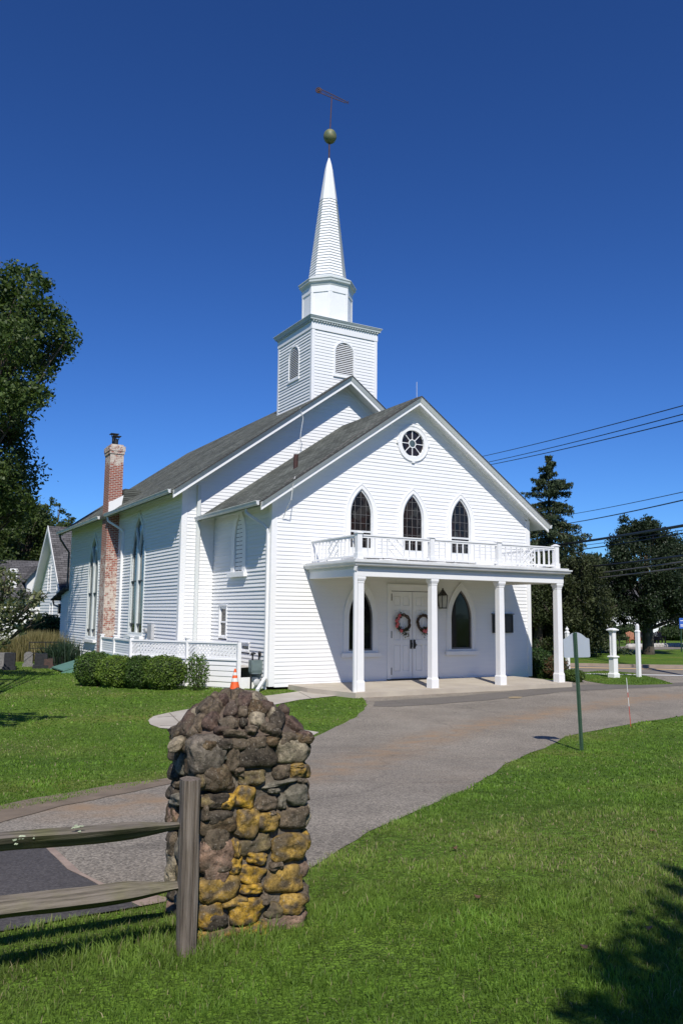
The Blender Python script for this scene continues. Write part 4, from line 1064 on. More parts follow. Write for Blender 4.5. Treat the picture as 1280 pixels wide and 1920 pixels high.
# ================================================================== deck, shrubs and things beside the church
deck = empty('lattice_deck', (-1.8,2.4,-.3), 'white deck with lattice rail boards wrapped round the church corner', 'deck')
DA = Vector((-.69,.63,0)); DB = Vector((-1.69,2.18,0)); DC = Vector((-2.87,4.0,0)); DD = Vector((-2.87,5.9,0)); DE = Vector((-2.87,7.6,0)); ZD = 1.03
Z3 = Vector((0,0,1))
def seg_frame(a, b):      # frame facing outward to the viewer; a is the right end
    u = (a-b).normalized(); n = Vector((u.y,-u.x,0)); 
    return Fr(b, u, Z3, n), (a-b).length
for a, b in ((DA, DB), (DB, DC)):
    fr, L = seg_frame(a, b)
    m_ = MB(); siding(m_, fr, -.42, .50, lambda z: .0, lambda z: L, pitch=.155, t=.022); m_.poly(fr, [(0,-.42),(L,-.42),(L,.55),(0,.55)], -.06, -.004); m_.build('siding_panel', SIDING, deck)
    m_ = MB(); m_.poly(fr, [(-.03,ZD-.05),(L+.03,ZD-.05),(L+.03,ZD),(-.03,ZD)], -.07, .05); m_.poly(fr, [(0,.50),(L,.50),(L,.545),(0,.545)], -.03, .045)
    m_.poly(fr, [(.0,.545),(L,.545),(L,.60),(.0,.60)], -.01, .022); m_.poly(fr, [(.0,ZD-.10),(L,ZD-.10),(L,ZD-.05),(.0,ZD-.05)], -.01, .022); m_.build('rail', TRIM, deck)
    m_ = MB(); h0, h1 = .60, ZD-.10; st = .125; H = h1-h0; x = -H
    m_.poly(fr, [(0,h0),(L*.0+.28,h0),(.28,h1),(0,h1)], -.01, .012); 
    while x < L:
        for s in (1, -1):
            xa, xb = (x, x+H) if s > 0 else (x+H, x)
            za, zb2 = h0, h1
            # clip to the bay
            p0 = [xa, h0]; p1 = [xb, h1]
            def cl(p, q):
                p = p[:]
                for lim, sg in ((.0, -1), (L, 1)):
                    if sg*p[0] > sg*lim: t = (lim-p[0])/(q[0]-p[0]+1e-9); p = [lim, p[1]+(q[1]-p[1])*t]
                return p
            if max(xa, xb) > .02 and min(xa, xb) < L-.02:
                a_ = cl(p0, p1); b_ = cl(p1, p0)
                m_.bar(fr.P(a_[0], a_[1], .0+.009*(s > 0)), fr.P(b_[0], b_[1], .0+.009*(s > 0)), .006, .046, fr.u)
        x += st
    m_.build('lattice', TRIM, deck)
# return panels on the west side, shorter slatted bays over an open area way
for a, b in ((DC, DD), (DD, DE)):
    fr, L = seg_frame(a, b)
    m_ = MB(); siding(m_, fr, .52, .95, lambda z: .0, lambda z: L, pitch=.075, t=.014); m_.build('siding_panel', SIDING, deck)
    m_ = MB(); m_.poly(fr, [(-.0,ZD-.07),(L,ZD-.07),(L,ZD-.02),(0,ZD-.02)], -.05, .04); m_.poly(fr, [(0,.47),(L,.47),(L,.53),(0,.53)], -.04, .04); m_.build('rail', TRIM, deck)
    m_ = MB(); m_.poly(fr, [(0,-.42),(L,-.42),(L,.25),(0,.25)], -.12, -.06); m_.build('siding_panel', WHITE, deck)
for p, h in ((DA,ZD), (DB,ZD+.07), (DC,ZD+.07), (DD,ZD+.04), (DE,ZD+.04)):
    m_ = MB(); m_.box((p.x-.055,p.y-.055,-.42),(p.x+.055,p.y+.055,h)); 
    if h > ZD: m_.box((p.x-.075,p.y-.075,h),(p.x+.075,p.y+.075,h+.03))
    m_.build('post', TRIM, deck)
m_ = MB(); m_.add([(DA.x,DA.y,.30),(-.02,.9,.30),(-.02,D1-.1,.30),(XN0-.05,D1-.1,.30),(XN0-.05,7.6,.30),(-2.8,7.6,.30),(-2.8,4.05,.30)], [(0,1,2,3,4,5,6)]); m_.build('floor', mat('deck_floor', (.42,.40,.37), rough=.8), deck)
m_ = MB(); m_.box((DA.x+.06,DA.y+.02,-.42),(-.04,DA.y+.06,.02)); m_.build('end_board', TRIM, deck)

def crinkle(P, s, amp): return np.array([amp*noise.noise(Vector(p)*s) for p in P])
def shrub(loc, r, label, n=9000, ca=(.035,.075,.012), cb=(.085,.15,.03), size=.05, name='shrub', group=None, cat='shrub', box=.75, parent_part='foliage', sparse=False, stems=True):
    e = empty(name, loc, label, cat, group)
    u = rng.normal(size=(n,3)); u /= np.linalg.norm(u, axis=1)[:,None]
    sup = (np.abs(u)**(1/box if box else 1)); k = (np.sum(np.abs(u)**(2/box), axis=1))**(-box/2)      # superellipsoid surface
    P = u*k[:,None]
    ns = np.array([noise.noise(Vector(p)*2.3)*.16+noise.noise(Vector(p)*6)*.09 for p in P])
    rad = (1+ns)*(1-np.abs(rng.normal(size=n))*(.30 if sparse else .09))
    P = P*rad[:,None]*np.array(r); P[:,2] += r[2]*.98
    ok = P[:,2] > -.02; P = P[ok]+np.array(loc); u = u[ok]
    leaves('foliage', P, size, ca, cb, parent=e, outward=u)
    if not sparse:
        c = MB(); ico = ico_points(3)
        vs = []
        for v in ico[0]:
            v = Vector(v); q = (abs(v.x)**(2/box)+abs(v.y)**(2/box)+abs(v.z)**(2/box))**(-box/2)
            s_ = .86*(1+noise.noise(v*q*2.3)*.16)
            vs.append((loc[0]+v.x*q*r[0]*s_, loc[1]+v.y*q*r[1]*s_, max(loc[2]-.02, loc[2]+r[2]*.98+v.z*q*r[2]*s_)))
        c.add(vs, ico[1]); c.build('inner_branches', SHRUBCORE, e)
    elif stems:
        c = MB()
        for k in range(14):
            a = random.random()*6.28; t = random.uniform(.2,.8)
            c.tube([(loc[0]+.05*math.cos(a),loc[1]+.05*math.sin(a),loc[2]),(loc[0]+r[0]*t*.6*math.cos(a),loc[1]+r[1]*t*.6*math.sin(a),loc[2]+r[2]*.8),(loc[0]+r[0]*t*math.cos(a),loc[1]+r[1]*t*math.sin(a),loc[2]+r[2]*random.uniform(1.3,1.8))], .009, 4)
        c.build('stem', TWIG, e)
    return e
def ico_points(sub):
    import bmesh
    bm = bmesh.new(); bmesh.ops.create_icosphere(bm, subdivisions=sub, radius=1)
    v = [tuple(x.co) for x in bm.verts]; f = [tuple(y.index for y in x.verts) for x in bm.faces]; bm.free(); return v, f
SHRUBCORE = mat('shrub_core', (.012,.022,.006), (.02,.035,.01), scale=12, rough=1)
hedges = [((168,1288),(.58,.55,.50),'dark clipped hedge shrub at the left end of the row'),
          ((212,1291),(.60,.58,.46),'clipped hedge shrub second from the left in the row'),
          ((256,1293),(.50,.55,.47),'darker clipped hedge shrub in the middle of the row'),
          ((302,1295),(.62,.55,.48),'broad round-topped hedge shrub below the lattice rail')]
for hi, ((u,v), r, lab) in enumerate(hedges):
    p = px(u, v); c = p+FH*.45
    shrub((c.x,c.y,-.31), r, lab, n=9500, ca=[(.04,.08,.014),(.07,.13,.018),(.03,.065,.012),(.055,.105,.015)][hi], cb=[(.10,.165,.028),(.19,.27,.04),(.08,.14,.025),(.15,.22,.033)][hi], size=.045, name='hedge_shrub', group='hedge shrubs in front of the deck', cat='shrub', box=.80)
p = px(365,1296)+FH*.3
shrub((p.x,p.y,-.31), (.34,.34,.52), 'sparse twiggy shrub at the right end of the hedge', n=2600, ca=(.05,.10,.015), cb=(.11,.18,.03), size=.05, name='hedge_shrub', group='hedge shrubs in front of the deck', sparse=True)

# orange cone
cone = empty('traffic_cone', (px(440,1294).x, px(440,1294).y, -.30), 'orange traffic cone with white bands by the deck corner', 'traffic cone')
cx_, cy_ = cone.location.x, cone.location.y; zc = -.30
def rr(z): return .155-.13*(z/.60)
def cone_seg(z0, z1, m_, name, dr=0):
    o = MB(); o.loft([[(cx_+(rr(z)+dr)*math.cos(2*math.pi*k/24), cy_+(rr(z)+dr)*math.sin(2*math.pi*k/24), zc+z) for k in range(24)] for z in (z0, z1)]); o.build(name, m_, cone, smooth=False)
cone_seg(.03,.60, ORANGE, 'body'); cone_seg(.24,.34, REFLW, 'band', .003); cone_seg(.42,.50, REFLW, 'band', .003)
o = MB(); o.hexa([(cx_-.19,cy_-.19,zc),(cx_+.19,cy_-.19,zc),(cx_+.19,cy_+.19,zc),(cx_-.19,cy_+.19,zc),(cx_-.17,cy_-.17,zc+.04),(cx_+.17,cy_-.17,zc+.04),(cx_+.17,cy_+.17,zc+.04),(cx_-.17,cy_+.17,zc+.04)]); o.build('base', RUBBER, cone)
# gas meter
gx, gy = -.20, .52
gmt = empty('gas_meter', (gx,gy,-.30), 'grey gas meter with pipe fittings by the church corner', 'gas meter')
o = MB(); o.box((gx-.17,gy-.10,.18),(gx+.17,gy+.12,.52)); o.box((gx-.15,gy-.115,.22),(gx+.15,gy-.10,.48)); o.box((gx-.155,gy-.09,.13),(gx+.155,gy+.10,.18)); o.build('body', METER, gmt)
o = MB(); o.tube([(gx-.10,gy,.52),(gx-.10,gy,.66),(gx-.06,gy,.73),(gx-.01,gy,.70)], .025, 8); o.sphere((gx-.12,gy-.03,.70), (.055,.05,.05), 12, 8)
o.tube([(gx+.10,gy,.52),(gx+.10,gy,.68),(gx+.16,gy+.03,.70),(gx+.17,gy+.12,.62)], .025, 8); o.sphere((gx+.11,gy-.02,.72), (.05,.045,.06), 12, 8)
o.tube([(gx-.13,gy+.02,.2),(gx-.13,gy+.02,-.31)], .028, 8); o.tube([(gx+.14,gy,.3),(gx+.2,gy-.02,.0),(gx+.10,gy-.05,-.12),(gx-.02,gy-.02,-.2)], .018, 6); o.build('pipe', BLACK, gmt)
o = MB(); o.sphere((gx+.03,gy-.05,-.12), (.11,.05,.11), 14, 10); o.build('regulator', METERLITE, gmt)
# wreaths on the doors
def wreath(cx, cz, rr_, label, side):
    e = empty('wreath', (cx,-.04,cz), label, 'wreath', 'wreaths on the church doors')
    o = MB()
    for k in range(7):
        ph = random.random()*6; pts = []
        for i in range(41):
            a = 2*math.pi*i/40; r_ = rr_*.82+.035*math.sin(5*a+ph); pts.append((cx+r_*math.cos(a), -.045+.02*math.sin(7*a+ph*2)-.01, cz+r_*1.0*math.sin(a)))
        o.tube(pts, .020, 5, cap=False)
    o.build('vine_ring', TWIG, e)
    P = []; 
    for k in range(420):
        a = math.pi*random.uniform(.55,1.75) if side < 0 else math.pi*random.uniform(1.35,1.85)
        r_ = rr_*(.85+random.gauss(0,.13)); P.append((cx+r_*math.cos(a), -.075+random.uniform(-.03,.02), cz+r_*math.sin(a)))
    for k in range(60): P.append((cx+random.gauss(.06,.07)-.02*side, -.07, cz-rr_*1.05-abs(random.gauss(0,.07))))
    leaves('greenery', P, .05, (.03,.04,.02), (.08,.10,.05), parent=e)
    f = MB(); sp_ = [(.70*math.pi,1.0),(.82*math.pi,.85),(.93*math.pi,1.0),(1.05*math.pi,.82),(1.12*math.pi,1.02),(1.38*math.pi,.95)] if side < 0 else [(1.45*math.pi,.9),(1.55*math.pi,1.0),(1.66*math.pi,.85)]
    for a, q in sp_:
        c = Vector((cx+rr_*q*.95*math.cos(a), -.10, cz+rr_*q*.95*math.sin(a)))
        for j in range(9):
            b = 2*math.pi*j/9+random.random()*.3; f.sphere(c+Vector((.032*math.cos(b),random.uniform(-.01,.01),.032*math.sin(b))), (.026,.014,.026), 7, 5)
        f.sphere(c+Vector((0,-.012,0)), (.022,.016,.022), 7, 5)
    f.build('flower', PINK, e)
    return e
wreath(4.60, 1.62, .30, 'twig wreath with many pink flowers on the left door leaf', -1)
wreath(5.40, 1.62, .29, 'twig wreath with few pink flowers on the right door leaf', 1)
# hatch
h_ = empty('cellar_hatch', (-2.3,10.6,-.3), 'green sloping cellar hatch doors against the church wall', 'cellar hatch')
for y0, y1 in ((8.75,9.7),(9.75,10.7)):
    o = MB(); o.hexa([(-3.9,y0,-.24),(-1.2,y0,.55),(-1.2,y1,.55),(-3.9,y1,-.24),(-3.9,y0,-.20),(-1.2,y0,.59),(-1.2,y1,.59),(-3.9,y1,-.20)]); o.build('door', GREENDOOR, h_)
for y in (8.70,10.72):
    o = MB(); o.hexa([(-3.95,y,-.35),(-1.2,y,-.35),(-1.2,y+.04,-.35),(-3.95,y+.04,-.35),(-3.95,y,-.27),(-1.2,y,.53),(-1.2,y+.04,.53),(-3.95,y+.04,-.27)]); o.build('side_panel', GREENDOOR, h_)

# ================================================================== gate pier of field stones
def ipoly(o, a): pass
STONEM_m, n, l, p_ = nm('field_stone')
a = n.new('ShaderNodeAttribute'); a.attribute_name = 'Col'
tc = n.new('ShaderNodeTexCoord')
t1 = n.new('ShaderNodeTexNoise'); t1.inputs['Scale'].default_value = 36; t1.inputs['Detail'].default_value = 10; t1.inputs['Roughness'].default_value = .7
t2 = n.new('ShaderNodeTexNoise'); t2.inputs['Scale'].default_value = 9; t2.inputs['Detail'].default_value = 6
t3 = n.new('ShaderNodeTexNoise'); t3.inputs['Scale'].default_value = 95; t3.inputs['Detail'].default_value = 5
for t in (t1,t2,t3): l.new(tc.outputs['Object'], t.inputs[0])
r1 = ramp(n, [(.32, .22), (.5, .88), (.72, 1.75)]); l.new(t1.outputs[0], r1.inputs[0])
mx = n.new('ShaderNodeMix'); mx.data_type = 'RGBA'; mx.blend_type = 'MULTIPLY'; mx.inputs[0].default_value = 1
l.new(a.outputs[0], mx.inputs[6]); l.new(r1.outputs[0], mx.inputs[7])
r2 = ramp(n, [(.50, 0), (.68, .75)]); l.new(t2.outputs[0], r2.inputs[0])
mx2 = n.new('ShaderNodeMix'); mx2.data_type = 'RGBA'; l.new(r2.outputs[0], mx2.inputs[0]); l.new(mx.outputs[2], mx2.inputs[6]); mx2.inputs[7].default_value = (.085,.07,.052,1)
r3 = ramp(n, [(.60, 0), (.70, 1)]); l.new(t3.outputs[0], r3.inputs[0])
fm_ = n.new('ShaderNodeMath'); fm_.operation = 'MULTIPLY'; fm_.inputs[1].default_value = .45; l.new(r3.outputs[0], fm_.inputs[0])
mx3 = n.new('ShaderNodeMix'); mx3.data_type = 'RGBA'; l.new(fm_.outputs[0], mx3.inputs[0]); l.new(mx2.outputs[2], mx3.inputs[6]); mx3.inputs[7].default_value = (.34,.31,.26,1)
l.new(mx3.outputs[2], p_.inputs['Base Color']); p_.inputs['Roughness'].default_value = .85; p_.inputs['Specular IOR Level'].default_value = .25
ad = n.new('ShaderNodeMath'); ad.operation = 'MULTIPLY_ADD'; ad.inputs[1].default_value = .5; l.new(t3.outputs[0], ad.inputs[0]); l.new(t1.outputs[0], ad.inputs[2])
b = n.new('ShaderNodeBump'); b.inputs['Strength'].default_value = .7; b.inputs['Distance'].default_value = .012; l.new(ad.outputs[0], b.inputs['Height']); l.new(b.outputs[0], p_.inputs['Normal'])
STONEM = STONEM_m
MORTAR = mat('mortar', (.17,.14,.105), (.085,.07,.052), scale=16, rough=.95, bump=1, bscale=60, bdist=.01)
PX, PYc = -8.63, -17.52; PW = .555
ICO4 = ico_points(4)
def stone(mb, c, u, v, nrm, a, b, d, col, pw=.62, amp=.10, rot=0, mats=0):
    """rounded boulder: half sizes a, b in the face plane and d along the outward normal"""
    off = Vector((random.random()*50, random.random()*50, random.random()*50)); vs = []
    cr, sr = math.cos(rot), math.sin(rot); u2 = u*cr+v*sr; v2 = v*cr-u*sr
    cols = []
    tw_ = random.uniform(-.25,.25)
    for q in ICO4[0]:
        q = Vector(q); k = (abs(q.x)**(2/pw)+abs(q.y)**(2/pw)+abs(q.z)**(2/pw))**(-pw/2)
        s = 1+amp*2.0*noise.noise(q*1.3+off)+amp*.9*noise.noise(q*3.1+off)+amp*.35*noise.noise(q*8+off)
        # a few flat chipped facets
        x, y, z = q.x*k*s, q.y*k*s, q.z*k*s
        x *= 1+tw_*y
        p = c+u2*(a*x)+v2*(b*y)+nrm*(d*z); vs.append(p)
        g = 1+.45*noise.noise(q*1.7+off*1.3); cc_ = col
        if col[0] > 2.2*col[2]:      # lichen: yellow crust over brown stone, patchy
            k_ = max(0, min(1, .5+2.4*(noise.noise(q*2.2+off*2)+.10))); cc_ = [a*k_+b*(1-k_) for a, b in zip(col, (.115,.085,.05))]
        cols.append(tuple(max(0, min(1, w__*g)) for w__ in cc_))
    o = len(mb.v); mb.v += [tuple(p) for p in vs]; mb.c += cols
    for f in ICO4[1]: mb.f.append(tuple(i+o for i in f)); mb.m.append(0)
SCOL = dict(g=(.115,.088,.060), l=(.145,.122,.096), d=(.055,.044,.032), b=(.105,.070,.038), y=(.42,.25,.035), k=(.30,.19,.045), q=(.17,.13,.06), p=(.26,.17,.12), s=(.17,.155,.12), w=(.28,.235,.165), r=(.095,.062,.048))
pier = empty('stone_gate_pier', (PX+PW/2, PYc+PW/2, .25), 'field stone gate pier with a domed cap and yellow lichen', 'gate pier')
shaft = MB(); Ux, Uz = Vector((1,0,0)), Vector((0,0,1))
def cq(x, y): return (260+x/3.4278, 1260+y/3.4286)     # crop reading -> photo pixels
front_stones = [(445,540,106,126,'l',0),(603,550,42,92,'g',.05),(760,515,118,100,'d',0),(985,497,104,92,'w',0),
 (490,708,122,55,'g',.05),(722,682,82,52,'q',0),(915,642,58,52,'g',0),(1022,640,50,46,'k',0),(905,712,100,20,'s',-.1),
 (480,832,108,52,'q',.05),(560,835,55,48,'y',0),(680,795,66,76,'y',.3),(815,845,72,50,'g',0),(915,832,28,54,'s',0),(1012,775,74,72,'s',.3),
 (510,972,110,82,'b',0),(690,965,74,98,'k',.2),(820,962,66,64,'k',0),(992,935,100,72,'g',0),
 (500,1178,104,114,'p',0),(500,1250,92,44,'g',0),(742,1100,112,66,'q',-.2),(965,1128,112,92,'k',0),(755,1195,64,42,'y',.2),(612,1240,48,60,'y',0),
 (515,1392,132,84,'k',-.05),(712,1302,86,58,'y',.2),(722,1386,62,34,'y',.1),(935,1335,122,92,'k',.1),
 (462,1565,80,86,'y',0),(612,1470,90,38,'k',.15),(690,1532,114,80,'y',.1),(868,1530,62,54,'q',.3),(985,1485,82,72,'k',.25),
 (548,1692,170,58,'k',.0),(762,1645,66,46,'y',0),(952,1605,124,60,'p',.08),(1010,600,40,20,'k',0),(640,640,30,34,'g',0),(860,760,40,22,'s',.2),(880,1240,40,26,'g',0),(400,700,30,50,'q',0),(1040,700,36,26,'g',.3),(620,1130,26,60,'k',0),(800,1460,34,40,'g',0),(850,900,30,20,'g',0),(420,900,20,60,'g',0)]
for x, y, hw, hh, c, rot in front_stones:
    u, v = cq(x, y); P = pY(u, v, PYc); e1 = pY(u+hw/3.43, v, PYc); e2 = pY(u, v-hh/3.43, PYc)
    a_ = (e1-P).length*1.0; b_ = (e2-P).length*1.0
    stone(shaft, P+Vector((0,.035,0)), Ux, Uz, Vector((0,-1,0)), a_, b_, random.uniform(.062,.08)-.008*(c == 'l'), SCOL[c], amp=.10, rot=-rot, pw=random.uniform(.42,.62))
def random_face(o, u, nrm, width, zb_, zt_, pal):
    z = zb_
    while z < zt_-.02:
        h = random.uniform(.07,.15); h = min(h, zt_-z); x = 0
        while x < width:
            w_ = random.uniform(.09,.22); w_ = min(w_, width-x+.04)
            c = o+u*(x+w_/2)+Uz*(z+h/2-.0)-nrm*.035
            stone(shaft, c, u, Uz, nrm, w_*.50, h*.50, random.uniform(.06,.085), SCOL[random.choice(pal)], rot=random.uniform(-.12,.12), pw=random.uniform(.42,.62)); x += w_+.006
        z += h+.006
random_face(Vector((PX,PYc+PW,0)), Vector((0,-1,0)), Vector((-1,0,0)), PW, .22, 1.20, 'gldqsgwpb')
random_face(Vector((PX+PW,PYc,0)), Vector((0,1,0)), Vector((1,0,0)), PW, .22, 1.20, 'gldqkygwp')
random_face(Vector((PX+PW,PYc+PW,0)), Vector((-1,0,0)), Vector((0,1,0)), PW, .22, 1.20, 'gldqsgwpb')
shaft.build('shaft', STONEM, pier, smooth=True)
o = MB(); I4 = ico_points(4); vs = []
for q in I4[0]:
    q = Vector(q); k = (abs(q.x)**12+abs(q.y)**12+abs(q.z)**12)**(-1/12)
    P = Vector((q.x*k*(PW/2-.004), q.y*k*(PW/2-.004), q.z*k*.52)); P += P.normalized()*.014*noise.noise(P*14)
    vs.append((PX+PW/2+P.x, PYc+PW/2+P.y, .70+P.z))
o.add(vs, I4[1]); o.build('mortar_core', MORTAR, pier, smooth=True)
# domed cap
capm = MB(); ccx, ccy = PX+PW/2-.005, PYc+PW/2; 
def dome(x, y):     # height of the mortar dome
    a_, b_ = abs(x)/.345, abs(y)/.345; r_ = (a_**2.6+b_**2.6)**(1/2.6)
    return 1.19+.25*max(0, 1-r_**2.5)
# named stones on the side of the dome that faces the drive
caps = [(270,270,80,52,'g',.5),(195,312,32,26,'l',.3),(330,300,60,62,'r',.7),(445,220,56,36,'g',.35),(430,185,46,24,'w',.2),(550,182,30,24,'r',0),(595,248,46,48,'r',0),(505,230,34,38,'g',.3),
 (465,318,58,44,'r',.3),(395,335,44,38,'g',.5),(575,340,64,46,'g',0),(680,190,58,52,'r',.2),(670,262,36,34,'g',0),(762,240,66,46,'b',-.2),(762,312,56,46,'w',0),(672,335,28,32,'d',0),(885,310,54,68,'d',.1),(822,232,48,26,'r',-.5),
 (740,180,40,26,'w',-.3),(640,150,50,22,'g',0),(560,148,44,22,'g',.2),(980,280,66,46,'r',-.6),(1000,350,84,26,'r',-.1),(930,250,36,26,'r',-.6),(830,365,60,30,'g',0),(720,380,44,26,'g',0),(540,380,60,26,'r',0),(620,400,80,22,'g',0),(360,385,46,26,'g',.3),(270,375,66,34,'g',0),(205,290,40,22,'g',.6),(880,395,40,20,'d',0),(640,215,24,22,'g',0),(500,165,26,20,'g',0),(850,270,20,30,'w',0)]
for x, y, hw, hh, c, rot in caps:
    u, v = cq(x, y); r_ = ray(u, v); P = None; t = 3.0
    while t < 6:      # march to the dome
        q = CC+r_*t
        if q.z <= dome(q.x-ccx, q.y-ccy) and abs(q.x-ccx) < .40 and abs(q.y-ccy) < .40: P = q; break
        t += .004
    if P is None: continue
    e_ = .02; X, Y = P.x-ccx, P.y-ccy
    nr = Vector((-(dome(X+e_,Y)-dome(X-e_,Y))/(2*e_), -(dome(X,Y+e_)-dome(X,Y-e_))/(2*e_), 1)).normalized()
    view = r_.normalized(); sc = (P-CC).dot(FW)/F/3.43
    uu = RT-nr*RT.dot(nr); uu.normalize(); vv = nr.cross(uu)
    fore = max(.45, abs(view.dot(nr)))
    stone(capm, P-nr*.010, uu, vv, nr, hw*sc*.95, hh*sc/fore*.88, .044, SCOL[c], rot=-rot*.6, pw=.62, amp=.10)
for k in range(70):      # back of the dome
    a_ = random.uniform(.0, math.pi); r_ = .36*math.sqrt(random.random()); X, Y = r_*math.cos(a_), abs(r_*math.sin(a_))+.02; e_ = .02
    nr = Vector((-(dome(X+e_,Y)-dome(X-e_,Y))/(2*e_), -(dome(X,Y+e_)-dome(X,Y-e_))/(2*e_), 1)).normalized(); uu = nr.orthogonal().normalized(); vv = nr.cross(uu)
    if Y > .05: stone(capm, Vector((ccx+X,ccy+Y,dome(X,Y)))-nr*.012, uu, vv, nr, random.uniform(.035,.07), random.uniform(.03,.06), .035, SCOL[random.choice('grbgdw')], pw=.75, rot=random.random()*3)
for k in range(26):      # rim stones under the overhang
    t = k/26*4; sd_i = int(t); f_ = (t-sd_i)*2-1; hw_ = .300
    X, Y = [(f_*hw_, -hw_), (hw_, f_*hw_), (-f_*hw_, hw_), (-hw_, -f_*hw_)][sd_i]
    nr = Vector([(0,-1,0),(1,0,0),(0,1,0),(-1,0,0)][sd_i]); uu = Uz.cross(nr)
    stone(capm, Vector((ccx+X,ccy+Y,1.215))-nr*.035, uu, Uz, nr, random.uniform(.05,.08), random.uniform(.028,.045), .05, SCOL[random.choice('grgdb')], pw=.7)
cap = capm.build('cap', STONEM, pier, smooth=True)
o = MB(); g_ = 40; vs = []
for i in range(g_+1):
    for j in range(g_+1):
        X = -.298+.596*i/g_; Y = -.298+.596*j/g_; vs.append((ccx+X, ccy+Y, dome(X,Y)-.014+.012*noise.noise(Vector((X*18,Y*18,0)))))
o.add(vs, [(i*(g_+1)+j, (i+1)*(g_+1)+j, (i+1)*(g_+1)+j+1, i*(g_+1)+j+1) for i in range(g_) for j in range(g_)])
o.build('cap_mortar', mat('cap_mortar', (.135,.10,.075), (.07,.052,.04), scale=18, rough=.95, bump=1, bscale=60, bdist=.01), cap, smooth=True)

# ================================================================== split rail fence
def weathered(name, base, pale, dark, axis=2, green=0):
    m, n, l, p = nm(name); tc = n.new('ShaderNodeTexCoord'); mp = n.new('ShaderNodeMapping')
    sc = [55,55,55]; sc[axis] = 2.2; mp.inputs['Scale'].default_value = sc; l.new(tc.outputs['Object'], mp.inputs[0])
    t1 = n.new('ShaderNodeTexNoise'); t1.inputs['Scale'].default_value = 1; t1.inputs['Detail'].default_value = 9; t1.inputs['Roughness'].default_value = .7; l.new(mp.outputs[0], t1.inputs[0])
    r = ramp(n, [(.28, dark), (.48, base), (.72, pale)]); l.new(t1.outputs[0], r.inputs[0])
    t2 = n.new('ShaderNodeTexNoise'); t2.inputs['Scale'].default_value = 5; t2.inputs['Detail'].default_value = 5; l.new(tc.outputs['Object'], t2.inputs[0])
    r2 = ramp(n, [(.4, 0), (.7, 1 if green else .5)]); l.new(t2.outputs[0], r2.inputs[0])
    mx = n.new('ShaderNodeMix'); mx.data_type = 'RGBA'; mx.blend_type = 'MULTIPLY'; l.new(r2.outputs[0], mx.inputs[0]); l.new(r.outputs[0], mx.inputs[6])
    mx.inputs[7].default_value = (.80,.88,.55,1) if green else (.85,.78,.70,1); l.new(mx.outputs[2], p.inputs['Base Color'])
    b = n.new('ShaderNodeBump'); b.inputs['Strength'].default_value = .9; b.inputs['Distance'].default_value = .008; l.new(t1.outputs[0], b.inputs['Height']); l.new(b.outputs[0], p.inputs['Normal'])
    p.inputs['Roughness'].default_value = .9; p.inputs['Specular IOR Level'].default_value = .2
    return m
POSTM = weathered('weathered_post', (.155,.13,.108), (.29,.25,.215), (.03,.023,.018))
RAILM = weathered('weathered_rail', (.15,.13,.105), (.26,.225,.185), (.03,.025,.02), axis=0, green=1)
RAILD = weathered('shaded_rail_underside', (.095,.085,.06), (.17,.155,.115), (.03,.026,.02), axis=0, green=1)  # darker rail wood: shade, plus some damp dirt, painted into the under faces
fence = empty('split_rail_fence', (-8.75,-17.60,.25), 'weathered grey split rail fence running up to the stone pier', 'fence')
FX, FY = -8.766, -17.59
def post_mesh(x0, y0, zt):
    o = MB(); prof = [(a_*.80, b_*.85) for a_, b_ in ((-.055,-.045),(-.02,-.055),(.012,-.052),(.017,-.030),(.024,-.052),(.05,-.045),(.058,-.01),(.05,.045),(0,.055),(-.05,.045),(-.058,0))]
    rings = []; N = 46
    for i in range(N+1):
        t = i/N; z = .10+(zt-.10)*t; r_ = []
        for k, (a_, b_) in enumerate(prof):
            w1 = 1+.05*noise.noise(Vector((k*3.1,z*3,0)))
            dx = .006*noise.noise(Vector((z*4,k*2.0,1))); top = (zt-z) < .02
            zz = z+(.012*noise.noise(Vector((k*1.7,5,5))) if i == N else 0)
            gr = 1
            if k == 3: dx += .003*noise.noise(Vector((z*9,0,3)))
            r_.append((x0+a_*w1+dx-.006*(t-.5), y0+b_*w1, zz))
        rings.append(r_)
    o.loft(rings); return o
post = post_mesh(FX, FY, 1.073).build('post', POSTM, fence, smooth=False)
p2 = post.copy(); COL.objects.link(p2); p2.parent = fence; p2.location = (-2.75, .02, .0)
def rail_mesh(z0, z1, y0, th, name, flip=1):
    o = MB(); N = 60; xa, xb = FX+.0, FX-2.75; rings = []
    for i in range(N+1):
        t = i/N; x = xa+(xb-xa)*t; en = min(1, t/.12, (1-t)/.12); en = en*en*(3-2*en); s = .38+.62*en
        zc_ = z0+(z1-z0)*t+.012*noise.noise(Vector((x*1.6,th,0))); h = th*s; d_ = .052*(.45+.55*en)
        # split section: sloping sunny top, undercut face below it
        sec = [(-d_, h*.34), (-d_*.55, h*.40), (0, h*.44), (d_*.6, h*.50), (d_, h*.40), (d_*1.0, h*.0), (d_*.6, -h*.55), (d_*.25, -h*.66), (-d_*.15, -h*.50), (-d_*.75, -h*.02)]
        if flip < 0: sec = [(-d_*1.15, -h*.06), (-d_*.75, h*.16), (-d_*.1, h*.38), (d_*.6, h*.50), (d_, h*.42), (d_*1.0, h*.0), (d_*.9, -h*.50), (d_*.6, -h*.60), (d_*.1, -h*.45), (-d_*.7, -h*.22)]
        rings.append([(x, y0+a_*(1+.12*noise.noise(Vector((x*5,k*2,0)))), zc_+b_*(1+.15*noise.noise(Vector((x*4,k*3.3,2))))) for k, (a_, b_) in enumerate(sec)])
    o.loft(rings); ns = len(rings[0])
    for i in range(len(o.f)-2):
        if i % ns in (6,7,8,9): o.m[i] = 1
    return o.build(name, [RAILM, RAILD], fence, smooth=False)
